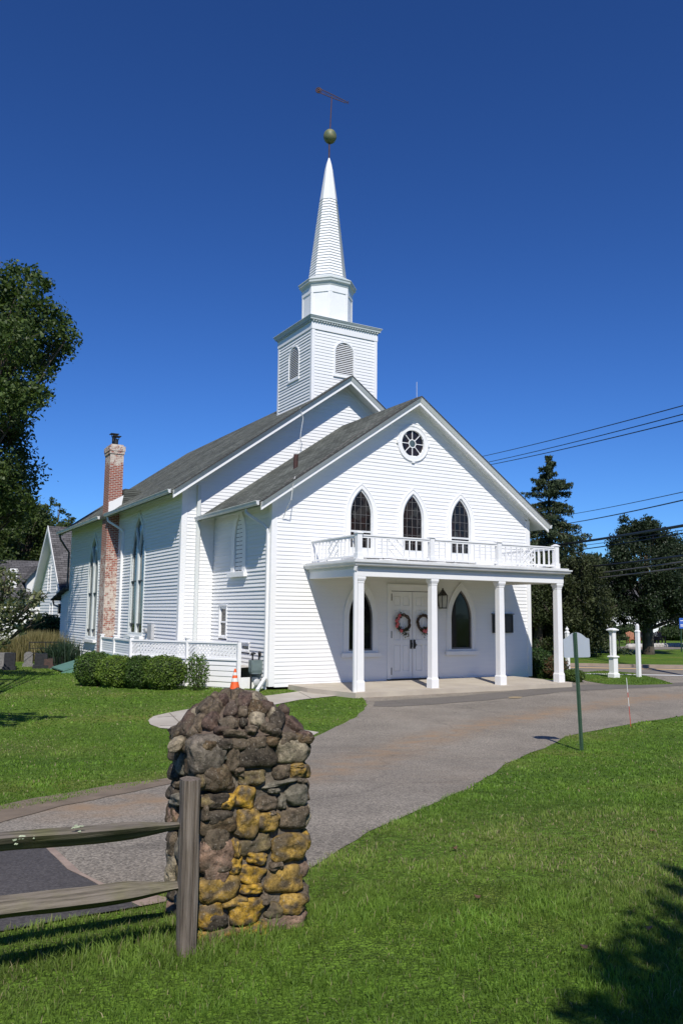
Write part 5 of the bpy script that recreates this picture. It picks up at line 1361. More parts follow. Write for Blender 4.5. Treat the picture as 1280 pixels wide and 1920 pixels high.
top_r = rail_mesh(.846, .912, FY+.03, .070, 'rail', 1)
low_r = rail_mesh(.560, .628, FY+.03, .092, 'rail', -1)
LICH = mat('pale_lichen', (.50,.55,.40), (.36,.42,.28), scale=60, rough=1, bump=1, bscale=150, bdist=.004)
o = MB()
for u, v, rx_, rz_ in ((41,1571,.018,.010),(28,1574,.010,.006),(64,1571,.007,.006),(147,1550,.020,.004),(140,1552,.010,.003),(30,1583,.008,.004),(150,1559,.006,.003)):
    P = pY(u, v, FY+.03-.047)
    for k in range(9): o.sphere((P.x+random.gauss(0,rx_*.45), P.y+.002, P.z+random.gauss(0,rz_*.45)), (rx_*.5,.004,rz_*.6), 8, 5)
o.build('lichen', LICH, fence)

# ================================================================== sign, snow stake
sp_ = px(1090,1408); sg = empty('road_sign', (sp_.x,sp_.y,G(sp_.x,sp_.y)), 'back of a small grey sign on a green steel post', 'sign')
topP = pd(1077,1186, depth(sp_.x,sp_.y)); base = Vector((sp_.x,sp_.y,G(sp_.x,sp_.y)-.1)); ax = (topP-base).normalized()
n_ = -FH; sx_ = ax.cross(n_).normalized(); n_ = sx_.cross(ax).normalized()
if sx_.dot(RH) < 0: sx_ = -sx_
o = MB(); L = (topP-base).length
sec = [(-.040,.0),(-.040,-.006),(-.020,-.006),(-.016,-.026),(.016,-.026),(.020,-.006),(.040,-.006),(.040,.0),(.017,.0),(.012,-.019),(-.012,-.019),(-.017,.0)]
o.loft([[base+sx_*a_*.78-n_*b_*.9+ax*t for a_, b_ in sec] for t in (0, L)]); o.build('post', GREENMETAL, sg)
o = MB(); k = .16
while k < L-.02:
    c = base+ax*k-n_*(-.0235); o.tube([c-n_*.003, c+n_*.0015], .0055, 8); k += .0254*1.4
o.build('hole', BLACK, sg)
c0 = topP-ax*.02
out_ = []; wd = .215
top = [(-wd+.01,-.10),(-wd,-.115),(-wd,-.39),(-wd+.014,-.405),(wd-.014,-.405),(wd,-.39),(wd,-.115),(wd-.01,-.10),(wd*.78,-.092),(wd*.62,-.060),(wd*.40,-.022),(wd*.2,-.004),(0,.004),(-wd*.2,-.004),(-wd*.40,-.022),(-wd*.62,-.060),(-wd*.78,-.092)]
fr = Fr(topP, sx_, ax, -n_)
frp = Fr(topP+sx_*.02-n_*.008, sx_, ax, -n_); o = MB(); o.poly(frp, top, .012, .016); o.build('plate', ALU, sg)
sp2 = px(1182,1363); st = empty('snow_stake', (sp2.x,sp2.y,G(sp2.x,sp2.y)), 'thin leaning red and white driveway marker stake', 'marker stake')
tp = pd(1173.5,1271, depth(sp2.x,sp2.y)-.1); bs = Vector((sp2.x,sp2.y,G(sp2.x,sp2.y)-.05))
for i, (a_, b_, m_) in enumerate(((0,.45,REDM),(.45,.62,WHITE),(.62,.72,REDM),(.72,1,WHITE))):
    o = MB(); o.tube([bs.lerp(tp,a_), bs.lerp(tp,b_)], .0065, 6); o.build('band', m_, st)

# ================================================================== white posts on the island and along the road
def lantern_pier():
    p = px(1150,1271); x, y = p.x, p.y; e = empty('lantern_pier', (x,y,-.3), 'white panelled pedestal with a wide flat cap on the grass island', 'pedestal')
    o = MB()
    def sq(h, z, jx=0): return [(x-h,y-h,z),(x+h,y-h,z),(x+h,y+h,z),(x-h,y+h,z)]
    o.loft([sq(.145,-.32), sq(.145,-.16), sq(.125,-.13)]); o.loft([sq(.108,-.131), sq(.108,.40)]); o.loft([sq(.12,.40), sq(.148,.43), sq(.148,.455), sq(.115,.48)]); o.build('base', TRIM, e)
    o = MB(); o.loft([sq(.080,.481), sq(.074,1.30)]); 
    for sx in (-1,1): o.box((x+sx*.055-.017,y-.088,.5),(x+sx*.055+.017,y-.078,1.28)); o.box((x-.088,y+sx*.055-.017,.5),(x-.078,y+sx*.055+.017,1.28))
    o.loft([sq(.085,1.30), sq(.10,1.34), sq(.10,1.36)]); o.build('shaft', TRIM, e)
    o = MB(); o.loft([sq(.13,1.361), sq(.155,1.38), sq(.155,1.41), sq(.06,1.46)]); o.build('cap', TRIM, e)
lantern_pier()
def white_post(u, v, h, label, r_=.062, knob=False, d_off=0):
    p = px(u, v); x, y = p.x, p.y; e = empty('gate_post', (x,y,-.3), label, 'post', 'white posts by the road')
    o = MB()
    def sq(q, z): return [(x-q,y-q,z),(x+q,y-q,z),(x+q,y+q,z),(x-q,y+q,z)]
    o.loft([sq(r_,-.35), sq(r_,h-.30)]); o.loft([sq(r_*1.15,h-.30),sq(r_*1.15,h-.27),sq(r_*.55,h-.2)]); o.build('shaft', TRIM, e)
    o = MB()
    if knob: o.sphere((x,y,h-.15), (.07,.07,.06), 12, 8); o.tube([(x,y,h-.2),(x,y,h-.14)], .03, 8); o.loft([[(x+.035*math.cos(a),y+.035*math.sin(a),h-.12) for a in [k*.785 for k in range(8)]],[(x+.004*math.cos(a),y+.004*math.sin(a),h-.03) for a in [k*.785 for k in range(8)]]])
    else: o.loft([sq(.045,h-.2), sq(.045,h-.06), sq(.02,h)])
    o.build('finial', TRIM, e)
white_post(1197,1270,1.62,'tall square white post on the tip of the grass island')
white_post(1064,1259,1.50,'white post with a pointed finial behind the grey sign', knob=True)

# ================================================================== plants by the porch
p = Vector((10.55,.15,-.3)); shrub((p.x,p.y,-.31), (.42,.5,.52), 'dark green shrub behind the last porch column', n=3500, ca=(.02,.05,.012), cb=(.05,.09,.02), size=.07, name='porch_shrub')
p = px(1018,1270); shrub((p.x,p.y,-.31), (.42,.40,.30), 'bright yellow green leafy plant beside the porch', n=2600, ca=(.16,.26,.04), cb=(.30,.42,.10), size=.09, name='porch_plant', cat='plant', box=1.0)
p = px(1037,1274); shrub((p.x+.2,p.y+.1,-.31), (.42,.45,.42), 'reddish barberry bush beside the porch slab', n=3200, ca=(.05,.07,.02), cb=(.14,.05,.03), size=.05, name='porch_bush', cat='bush', box=.9)
p = px(1076,1279); shrub((p.x,p.y,-.31), (.34,.34,.22), 'low green bush at the porch slab corner', n=2600, ca=(.05,.09,.02), cb=(.10,.15,.03), size=.05, name='porch_bush', cat='bush', box=.9)
p = px(1017,1226); e = shrub((p.x,p.y,-.31), (1.6,1.2,.45), 'flower bed mound with orange and pink blooms', n=5000, ca=(.05,.09,.02), cb=(.13,.18,.05), size=.12, name='flower_bed', cat='flower bed', box=.9)
o = MB()
for k in range(60):
    a = random.random()*6.28; q = random.random()**.5; o.sphere((p.x+1.5*q*math.cos(a),p.y+1.1*q*math.sin(a),.1+.5*(1-q*q)+.05), .05, 6, 4)
o.build('bloom', mat('bloom', (.75,.16,.05), (.6,.25,.3), scale=3, lo=.45, hi=.55), e)
o = MB()
for k in range(26):
    a = -2.9+2.6*k/26+random.uniform(-.05,.05); o.sphere((p.x+1.75*math.cos(a),p.y+1.35*math.sin(a),-.22+random.uniform(0,.12)), (.16,.13,.08), 7, 5)
o.build('edging_stone', STONEG, e)

# ================================================================== wires over the road
def wire(name, uv0, d0, uv1, d1, r_, label, sag=.5, m=CABLEB, twist=False):
    a = pd(uv0[0], uv0[1], d0); b = pd(uv1[0], uv1[1], d1); pts = []
    N = 40
    for i in range(N+1):
        t = i/N; q = a.lerp(b, t); q.z -= sag*4*t*(1-t); pts.append(q)
    o = MB(); o.tube(pts, r_, 6)
    if twist:
        o.tube([q+Vector((0,.03*math.cos(i*1.9),-.05+.03*math.sin(i*1.9))) for i, q in enumerate(pts)], r_*.6, 5)
    ob = o.build(name, m); tag(ob, label, 'power line', 'overhead lines along the road')
def sagged(u0, v0, um, vm, u1, v1): pass
def line2(name, p0, p1, r_, label, d0=85, d1=26, m=CABLEB, twist=False, ext=150):
    """a straight reading of the wire between two photo points, carried on past both ends"""
    k = (p1[1]-p0[1])/(p1[0]-p0[0]); u0 = p0[0]-ext; u1 = 1420
    wire(name, (u0, p0[1]-k*(p0[0]-u0)*1.0-3), d0, (u1, p1[1]+k*(u1-p1[0])-6), d1, r_, label, sag=.35, m=m, twist=twist)
line2('power_line', (900,851), (1280,761), .020, 'topmost thin wire crossing the sky at right')
line2('power_line', (905,863), (1280,777), .020, 'second wire from the top crossing the sky at right')
line2('power_line', (912,867), (1280,789), .022, 'third wire from the top crossing above the spruce')
line2('power_line', (1087,955), (1280,921), .016, 'thin wire passing right of the spruce top')
line2('power_line', (1105,968), (1280,936), .026, 'slightly wavy wire in the gap between the two trees')
line2('power_line', (1010,1020), (1280,985), .060, 'thickest black cable running across the spruce and the broad tree')
line2('power_line', (1110,1014), (1280,992), .016, 'thin wire just under the thickest cable')
line2('power_line', (1110,1021), (1280,998), .030, 'third wire down, close under the thickest cable')
line2('power_line', (1050,1061), (1280,1041), .045, 'dark cable against the lower part of the dark tree')
line2('power_line', (1075,1073), (1280,1052), .034, 'grey wire second from the bottom by the porch roof', m=CABLEG)
line2('power_line', (1060,1083), (1280,1063), .034, 'lowest grey wire by the porch roof', m=CABLEG)

# ================================================================== trees
def tree(name, base, clumps, label, nper=420, ls=.22, ca=(.03,.06,.012), cb=(.08,.13,.025), trunk_r=.35, fork=None, group=None, cat='tree', barkm=BARK, spread=.9, mat_=LEAF, limbs=True, tint=None):
    """clumps: list of (centre, radius). Leaves fill each clump as an uneven shell; limbs run from the trunk to the clumps."""
    e = empty(name, base, label, cat, group); base = Vector(base)
    P = []; W_ = []
    for c, r in clumps:
        n = int(nper*(r**2)); c = np.array(c)
        u = rng.normal(size=(n,3)); u /= np.linalg.norm(u, axis=1)[:,None]
        q = r*(rng.random(n)**.42)[:,None]
        off = rng.random(3)*40
        w_ = np.array([noise.noise(Vector(x*2.1+off)) for x in u])[:,None]
        p = c+u*q*(1+.55*w_)*np.array([1,1,.78])
        # break the clump into sprays: pull leaves towards a handful of twig tips
        k = max(4, int(7*r)); tips = c+(rng.normal(size=(k,3))*.55*r)
        j = rng.integers(0, k, n); s_ = (rng.random(n)*.45)[:,None]
        p = p*(1-s_)+(tips[j]+rng.normal(size=(n,3))*.22*r)*s_
        P.append(p); W_.append(u)
    P = np.concatenate(P); U = np.concatenate(W_)
    leaves('crown', P, ls, ca, cb, m=mat_, parent=e, outward=U*.6)
    o = MB(); top = fork if fork is not None else base+Vector((0,0,(max(c[2] for c,r in clumps)-base.z)*.75)); top = Vector(top)
    mid = base.lerp(top,.5)+Vector((random.uniform(-.3,.3),random.uniform(-.3,.3),0))
    tr_pts = [base-Vector((0,0,.3)), base+Vector((0,0,.3)), base.lerp(mid,.5), mid, mid.lerp(top,.5), top]
    o.tube(tr_pts, [trunk_r*1.35,trunk_r*1.1,trunk_r,trunk_r*.8,trunk_r*.55,trunk_r*.2], 12)
    if limbs:
        for ci, (c, r) in enumerate(clumps):
            if len(clumps) > 60 and ci % 3: continue
            c = Vector(c); hh = min(max((c.z-base.z)*.55, (top.z-base.z)*.22), (top.z-base.z)*.95); t = hh/(top.z-base.z)
            st = base.lerp(top, t); m_ = st.lerp(c,.5)+Vector((0,0,-.15*(c-st).length*.5))
            o.tube([st, st.lerp(m_,.6), m_, c], [trunk_r*.32*(1-t*.5), trunk_r*.24, trunk_r*.16, .03], 6)
            for _ in range(3): o.tube([m_.lerp(c,random.random()), c+Vector((random.gauss(0,r*.5),random.gauss(0,r*.5),random.gauss(0,r*.4)))], [.04,.012], 4)
    o.build('trunk', barkm, e, smooth=True)
    return e
def crown_fill(base, h0, h1, prof, n, rmin=.7, rmax=1.5, lean=(0,0), shell=.55):
    out_ = []; 
    for _ in range(n):
        t = random.random(); z = h0+(h1-h0)*t; Rm = prof(t); a = random.random()*6.283; q = Rm*(shell+(1-shell)*random.random()**.5)*random.uniform(.75,1.0)
        r = random.uniform(rmin, rmax)*(.6+.4*Rm/max(prof(x/10) for x in range(11)))
        q = max(0, q-r*.35)
        out_.append(((base[0]+q*math.cos(a)+lean[0]*t, base[1]+q*math.sin(a)+lean[1]*t, base[2]+z), r))
    return out_
# --- the tall maple at the left edge
mb_ = pd(-120,1148,35); mb_.z = -.3
cl = []
edge = [(0,520,.55),(28,505,.5),(62,515,.45),(38,540,.7),(85,535,.42),(8,560,.8),(60,570,.7),(95,582,.55),(108,605,.6),(128,632,.5),(80,620,.8),(100,650,.7),(30,610,1.0),(60,665,.9),(98,678,.45),(85,700,.42),(20,690,1.0),(60,730,.55),(85,742,.35),(72,762,.28),(30,760,.7),(10,740,.9),(40,790,.45),(15,815,.7),(38,850,.45),(10,870,.7),(22,905,.6),(45,930,.5),(58,948,.4),(5,930,.8),(30,965,.6)]
for u, v, r in edge:
    P = pd(u, v, 35+random.uniform(-1.6,1.6)); cl.append((tuple(P), r*1.4))
for k in range(150):
    u = random.uniform(-330,50); v = random.uniform(520,980)
    if (u+130)**2/215**2+(v-760)**2/260**2 > 1: continue
    P = pd(u, v, 35+random.uniform(-3.0,2.4)); cl.append((tuple(P), random.uniform(.95,1.5)))
tree('maple_tree', mb_, cl, 'tall dense maple tree standing at the left edge of the churchyard', nper=680, ls=.17, ca=(.030,.055,.012), cb=(.085,.125,.028), trunk_r=.42, fork=(mb_.x,mb_.y,11))
# --- small pale-leaved tree low at the left edge
b2 = px(-25,1262); cl = []
for u, v, r in [(5,1070,.35),(25,1085,.35),(10,1105,.45),(45,1112,.32),(60,1128,.30),(78,1115,.22),(35,1135,.42),(15,1140,.5),(55,1150,.35),(70,1160,.2),(28,1165,.38),(5,1180,.42),(40,1180,.25),(-20,1150,.7),(-40,1120,.7),(-60,1160,.7),(-15,1090,.5),(8,1205,.25),(-30,1190,.4)]:
    P = pd(u, v, 27+random.uniform(-.8,.8)); cl.append((tuple(P), r*1.1))
tree('ornamental_tree', (b2.x,b2.y,-.3), cl, 'small ornamental tree with pale glossy leaves in front of the white house', nper=620, ls=.13, ca=(.06,.085,.03), cb=(.26,.27,.13), trunk_r=.10)
# --- woods behind the parish houses, left
for i, (u, vt, d, wd, lab) in enumerate([(-60,880,66,120,'dark woodland tree at the far left behind the houses'),(30,915,72,125,'dark green tree between the maple and the gabled house roof'),(98,958,80,75,'tree with a thin bare top sprig behind the gabled house'),(150,985,84,70,'low dark tree showing over the rear church eave')]):
    b_ = pd(u, 1148, d); b_.z = -.3; H = pd(u, vt, d).z+.3; Rw = wd/F*d
    cl = crown_fill(b_, H*.18, H*.90, lambda t, R_=Rw: R_*math.sin(math.pi*min(1,.18+t*.78))**.7, 55, 1.2, 2.3)
    if i == 2:
        for (uu, vv, r) in ((100,945,.5),(96,935,.35),(112,948,.3),(118,958,.45),(88,950,.35),(135,975,.45),(128,965,.3)): cl.append((tuple(pd(uu,vv,d)), r))
    tree('woodland_tree', b_, cl, lab, nper=330, ls=.25, ca=(.025,.045,.010), cb=(.07,.10,.022), trunk_r=.4, group='trees behind the houses on the left')
# --- maple off frame left that throws the lawn shadow
sh = px(55,1346); H_ = 8.0
b_ = Vector((sh.x-.39*H_-1.2, sh.y-.85*H_, -.0)); b_.z = G(b_.x,b_.y)

def conifer(name, base, H, Rb, label, n=26000, droop=.35, ca=(.018,.035,.014), cb=(.05,.075,.03), first=.08, ls=.30, power=.9, seed=1, ragged=.25, group=None):
    e = empty(name, base, label, 'spruce', group); rs = random.Random(seed); base = Vector(base)
    o = MB(); o.tube([base-Vector((0,0,.2)), base+Vector((0,0,H*.5)), base+Vector((0,0,H*.97))], [H*.022, H*.013, .02], 8)
    P = []; A_ = []
    z = H*first; 
    while z < H*.985:
        t = z/H; Rm = Rb*(1-t)**power*(.85+.15*math.sin(t*40)); nb = 7 if t < .8 else 5
        for k in range(nb):
            a = rs.random()*6.283; L = max(.12, Rm*(1-ragged+2*ragged*rs.random()*.75)); el = .25 if t > .75 else -.05
            pts = []; 
            for j in range(8):
                s = j/7; pts.append(base+Vector((math.cos(a)*L*s, math.sin(a)*L*s, z+L*(el*s-droop*s*s+.18*s**4))))
            o.tube(pts[::2]+[pts[-1]], [.035,.028,.02,.012,.006], 4, cap=False)
            m = int(n/ (H*1.0/.32*nb) * (L/Rb*1.7+.15)); sa = Vector((-math.sin(a), math.cos(a), 0))
            for _ in range(max(6, m)):
                s = rs.random()**.75; i0 = min(6, int(s*7)); q = pts[i0].lerp(pts[i0+1], s*7-i0)
                wdt = L*.26*(1-s*.75)+.05; q = q+sa*rs.uniform(-wdt, wdt); q.z -= abs(rs.gauss(0, .13+.10*L/Rb)); P.append(tuple(q))
        z += .40*(.8+.4*rs.random())
    o.build('trunk', BARK, e)
    P = np.array(P); leaves('crown', P, ls, ca, cb, m=NEEDLE, parent=e, aspect=.28, hang=.45)
    return e
b_ = pd(1033,1150,50); conifer('spruce_tree', (b_.x,b_.y,-.3), 12.25, 6.9, 'tall ragged spruce rising above the porch roof', n=95000, ls=.22, power=.92, seed=3, ragged=.38, ca=(.022,.040,.017), cb=(.060,.082,.036))
b_ = pd(1085,1150,45); cl = crown_fill((b_.x,b_.y,-.3), .6, 5.2, lambda t: 2.1*math.sin(math.pi*min(1,.25+t*.7))**.6, 46, .7, 1.2)
tree('yew_tree', (b_.x,b_.y,-.3), cl, 'brownish green drooping evergreen between the spruce and the dark tree', nper=1500, ls=.115, ca=(.024,.034,.012), cb=(.055,.068,.022), trunk_r=.25, mat_=NEEDLE)
b_ = pd(1005,1150,46); cl = crown_fill((b_.x,b_.y,-.3), .5, 5.2, lambda t: 2.2*math.sin(math.pi*min(1,.25+t*.7))**.6, 34, .7, 1.2)
tree('yew_tree', (b_.x,b_.y,-.3), cl, 'dark evergreen showing between the church corner and the last column', nper=1300, ls=.115, ca=(.020,.032,.010), cb=(.05,.065,.02), trunk_r=.25, mat_=NEEDLE)
# broad dark tree at right
b_ = pd(1212,1150,48); b_.z = -.3
prof = [(0,.55),(.1,.85),(.25,1),(.5,.98),(.7,.80),(.85,.62),(.95,.38),(1,.1)]
def pf(t):
    for (a,x),(b,y) in zip(prof[:-1], prof[1:]):
        if a <= t <= b: return (x+(y-x)*(t-a)/(b-a))*3.25
    return .3
cl = crown_fill(b_, 1.8, 7.6, pf, 88, .55, 1.05)
for u, v, r in [(1168,975,.42),(1163,995,.4),(1188,980,.3),(1180,1000,.6),(1205,985,.45),(1213,972,.35),(1225,985,.4),(1240,1000,.5),(1253,1015,.5),(1270,1030,.6),(1150,1020,.45),(1158,1040,.5),(1140,1060,.4),(1195,1010,.8),(1290,1045,.7),(1130,1090,.5),(1300,1080,.9)]:
    cl.append((tuple(pd(u, v, 48+random.uniform(-1,1))), r))
tree('linden_tree', b_, cl, 'broad dark leafy tree on the green across the road', nper=1500, ls=.125, ca=(.014,.026,.012), cb=(.040,.060,.026), trunk_r=.30, fork=(b_.x,b_.y,5.5))
b_ = pd(1310,1150,60); b_.z = -.3
tree('shade_tree', b_, crown_fill(b_, 1.9, 7.2, lambda t: 3.6*math.sin(math.pi*min(1,.25+t*.7))**.6, 50, .8, 1.5), 'dark tree filling the right edge beyond the broad tree', nper=620, ls=.19, ca=(.016,.03,.012), cb=(.045,.065,.025), trunk_r=.3)
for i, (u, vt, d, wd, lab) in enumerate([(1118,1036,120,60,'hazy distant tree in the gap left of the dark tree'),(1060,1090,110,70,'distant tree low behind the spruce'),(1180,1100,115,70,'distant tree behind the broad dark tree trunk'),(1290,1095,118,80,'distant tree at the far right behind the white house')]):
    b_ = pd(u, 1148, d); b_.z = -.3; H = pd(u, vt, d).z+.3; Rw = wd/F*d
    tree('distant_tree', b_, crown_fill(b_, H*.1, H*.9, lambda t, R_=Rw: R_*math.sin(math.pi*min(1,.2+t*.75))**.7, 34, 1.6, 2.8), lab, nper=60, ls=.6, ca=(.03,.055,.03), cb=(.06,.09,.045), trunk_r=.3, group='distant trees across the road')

# --- trees behind the camera whose shadows fall on the lawns (right and left)
def shadow_tree(spots, H, label, name='shade_maple', nper=500, ls=.17, basexy=None):
    cl = []
    for (u, v, r, hz) in spots:
        g = px(u, v); k = hz-g.z; cl.append(((g.x-.39*k, g.y-.85*k, hz), r))
    cx0_ = sum(c[0] for c,_ in cl)/len(cl); cy0_ = sum(c[1] for c,_ in cl)/len(cl)
    bx, by = basexy if basexy else (cx0_, cy0_)
    tree(name, (bx,by,G(bx,by)), cl, label, nper=nper, ls=ls, ca=(.03,.06,.012), cb=(.08,.13,.025), trunk_r=.22, fork=(cx0_,cy0_,H*.75))
sp_ = [(1110,1815,.16,5.2),(1140,1790,.2,5.4),(1170,1800,.24,5.2),(1210,1790,.3,5.6),(1150,1830,.18,5.0),(1215,1720,.16,5.6),(1240,1690,.18,5.8),(1262,1660,.2,6),(1270,1720,.25,5.6),(1190,1755,.12,5.5),(1260,1770,.3,5.5),(1180,1880,.3,5.0),(1110,1895,.2,5.0),(1140,1910,.3,5.1),(1230,1850,.35,5.2),(1275,1830,.4,5.4),(1220,1915,.4,5.2),(1310,1900,.5,5.4),(1340,1800,.5,5.8),(1340,1700,.5,6),(1380,1850,.6,5.5),(1300,1640,.2,6),(1250,1625,.10,6),(1060,1900,.10,5)]
bb = px(1480,1750); shadow_tree([(a-4,b,c*.80,d) for a,b,c,d in sp_], 6, 'leafy tree standing behind the viewer at the right', basexy=(bb.x-1.2,bb.y-4.8), nper=900, ls=.09)
sp_ = [(10,1345,.5,6.5),(45,1350,.4,6.4),(80,1346,.32,6.3),(110,1345,.2,6.2),(-30,1350,.7,6.5),(20,1360,.3,6.4),(-80,1345,.9,6.8),(60,1338,.2,6.4),
       (10,1262,.5,8),(50,1266,.45,8),(20,1274,.4,7.5),(75,1262,.3,8),(95,1260,.25,8),(-40,1262,.9,8.2),(-90,1270,1.0,8.5)]
shadow_tree(sp_, 8, 'leafy tree on the lawn outside the left edge', nper=420, ls=.18)

# ================================================================== buildings beyond
def small_window(fr, a0, a1, z0, z1, parent, case=.09):
    m_ = MB(); m_.ring(fr, [(a0-case,z0-case),(a1+case,z0-case),(a1+case,z1+case),(a0-case,z1+case)], [(a0,z0),(a1,z0),(a1,z1),(a0,z1)], -.02, .06)
    zm = (z0+z1)/2; m_.poly(fr, [(a0,zm-.03),(a1,zm-.03),(a1,zm+.03),(a0,zm+.03)], .012, .045)
    w_ = m_.build('window', TRIM, parent); g = MB(); g.poly(fr, [(a0,z0),(a1,z0),(a1,z1),(a0,z1)], -.015, .01); g.build('pane', GLASS, w_)
h2 = empty('gabled_house', (3,33.5,-.3), 'white gabled house with a steep grey shingled roof behind the church', 'house')
HX = 0.52; hy0, hy1, hz_e, hz_r = 29.9, 38.1, 3.12, 7.38; hym = (hy0+hy1)/2
sh_ = (hz_r-hz_e)/(hym-hy0+.45)
fr = west_at(HX)
m_ = MB(); siding(m_, fr, -.35, 6.7, lambda z: max(-hy1, -hym-(hz_r-.15-z)/sh_) if z > 3 else -hy1, lambda z: min(-hy0, -hym+(hz_r-.15-z)/sh_) if z > 3 else -hy0, pitch=.20, t=.03)
m_.add([(HX,hy0,-.4),(HX,hy1,-.4),(HX,hy1,3.1),(HX,hym,7.0),(HX,hy0,3.1)], [(0,1,2,3,4)])
siding(m_, front_at(hy0), -.35, 3.2, lambda z: HX, lambda z: HX+9, pitch=.2, t=.03); m_.build('wall', SIDING, h2)
for s in (-1, 1):
    ye = hym+s*(hym-hy0+.45); P = [(HX-.52,ye,hz_e),(HX+9,ye,hz_e),(HX+9,hym,hz_r),(HX-.52,hym,hz_r)]
    o = MB(); lo_ = [(a,b,c-.14) for a,b,c in P]; o.hexa((lo_+P) if s < 0 else ([lo_[1],lo_[0],lo_[3],lo_[2]]+[P[1],P[0],P[3],P[2]])); o.build('roof', SHING_X, h2)
    o = MB(); o.hexa(([(a,b,c-.03) for a,b,c in lo_]+[(a,b,c-.004) for a,b,c in lo_]) if s < 0 else [(a,b,c-.03) for a,b,c in (lo_[1],lo_[0],lo_[3],lo_[2])]+[(a,b,c-.004) for a,b,c in (lo_[1],lo_[0],lo_[3],lo_[2])]); o.build('soffit', TRIM, h2)
    o = MB(); o.hexa([(HX-.56,ye,hz_e-.32),(HX-.522,ye,hz_e-.32),(HX-.522,hym,hz_r-.32),(HX-.56,hym,hz_r-.32),(HX-.56,ye,hz_e+.02),(HX-.522,ye,hz_e+.02),(HX-.522,hym,hz_r+.02),(HX-.56,hym,hz_r+.02)]); o.build('rake_board', TRIM, h2)
o = MB(); o.box((HX-.7,hy0-.55,2.88),(HX+9,hy0-.45,3.0)); o.build('gutter', GUTTER, h2)
for a, z0 in ((-32.3,3.2),(-35.3,3.2),(-31.4,.7),(-34.2,.8)): small_window(fr, a-.38, a+.38, z0, z0+1.55, h2)
o = MB(); o.box((HX-.30,30.5,1.7),(HX-.02,30.8,2.3)); o.build('wall_lamp', BLACK, h2)
h3 = empty('dormered_house', (-3,48,-.3), 'white house with grey roof, gabled dormer and white brick chimney at far left', 'house')
m_ = MB(); siding(m_, front_at(42.5), -.8, 2.75, lambda z: -9, lambda z: 2.5, pitch=.22, t=.03); m_.box((-9,42.52,-.8),(2.5,50,2.8)); m_.build('wall', SIDING, h3)
o = MB(); o.hexa([(-9.3,42.0,2.7),(2.8,42.0,2.7),(2.8,46.2,5.6),(-9.3,46.2,5.6),(-9.3,42.0,2.85),(2.8,42.0,2.85),(2.8,46.2,5.75),(-9.3,46.2,5.75)]); o.hexa([(-9.3,46.2,5.6),(2.8,46.2,5.6),(2.8,50.4,2.7),(-9.3,50.4,2.7),(-9.3,46.2,5.75),(2.8,46.2,5.75),(2.8,50.4,2.85),(-9.3,50.4,2.85)]); o.build('roof', SHING_X, h3)
o = MB(); o.box((-.95,43.0,2.5),(-.35,43.6,4.95)); o.box((-1.0,42.95,4.7),(-.30,43.65,4.85)); o.build('chimney', WHITE, h3)
d_ = MB(); dx0, dx1 = .30, 1.75; d_.box((dx0,42.6,2.9),(dx1,45,4.2)); d_.add([(dx0,42.6,4.2),(dx1,42.6,4.2),((dx0+dx1)/2,42.6,5.05)], [(0,1,2)]); dmo = d_.build('dormer', SIDING, h3)
d_ = MB(); xm = (dx0+dx1)/2; d_.hexa([(dx0-.25,42.3,3.95),(xm,42.3,5.1),(xm,46,5.1),(dx0-.25,46,3.95),(dx0-.25,42.3,4.05),(xm,42.3,5.22),(xm,46,5.22),(dx0-.25,46,4.05)]); d_.hexa([(xm,42.3,5.1),(dx1+.25,42.3,3.95),(dx1+.25,46,3.95),(xm,46,5.1),(xm,42.3,5.22),(dx1+.25,42.3,4.05),(dx1+.25,46,4.05),(xm,46,5.22)]); d_.build('dormer_roof', SHING_X, dmo)
fr = front_at(42.5)
for a in (-6.5,-4.2,-1.5,.8): small_window(fr, a-.4, a+.4, .5, 1.9, h3)
# white house across the road, mostly behind the dark tree
hb = pd(1245,1160,88); h4 = empty('white_house', (hb.x,hb.y,-.3), 'white clapboard house glimpsed under the dark tree across the road', 'house')
ux = Vector((.80,-.60,0)); ny = Vector((-.60,-.80,0)); frh = Fr((hb.x,hb.y,0), ux, Z3, ny)
m_ = MB(); siding(m_, frh, -.3, 3.4, lambda z: -6, lambda z: 6, pitch=.22, t=.03); m_.poly(frh, [(-6,-.3),(6,-.3),(6,3.4),(-6,3.4)], -5, -.01); m_.build('wall', SIDING, h4)
o = MB(); o.hexa([frh.P(-6.4,3.3,.5),frh.P(6.4,3.3,.5),frh.P(6.4,5.6,-2.5),frh.P(-6.4,5.6,-2.5),frh.P(-6.4,3.45,.5),frh.P(6.4,3.45,.5),frh.P(6.4,5.75,-2.5),frh.P(-6.4,5.75,-2.5)]); o.hexa([frh.P(-6.4,5.6,-2.5),frh.P(6.4,5.6,-2.5),frh.P(6.4,3.3,-5.5),frh.P(-6.4,3.3,-5.5),frh.P(-6.4,5.75,-2.5),frh.P(6.4,5.75,-2.5),frh.P(6.4,3.45,-5.5),frh.P(-6.4,3.45,-5.5)]); o.build('roof', SHING_X, h4)
for a in (-4.6,-2.6,-.6,1.4,3.4,5): small_window(frh, a-.4, a+.4, .8, 2.3, h4)

for u, lab in ((1178,'dark round shrub before the white house, left'),(1262,'dark round shrub before the white house, right')):
    q = pd(u, 1195, 76); shrub((q.x,q.y,-.31), (1.6,1.2,.75), lab, n=2500, ca=(.02,.04,.012), cb=(.05,.08,.02), size=.16, name='far_shrub', box=1.0)
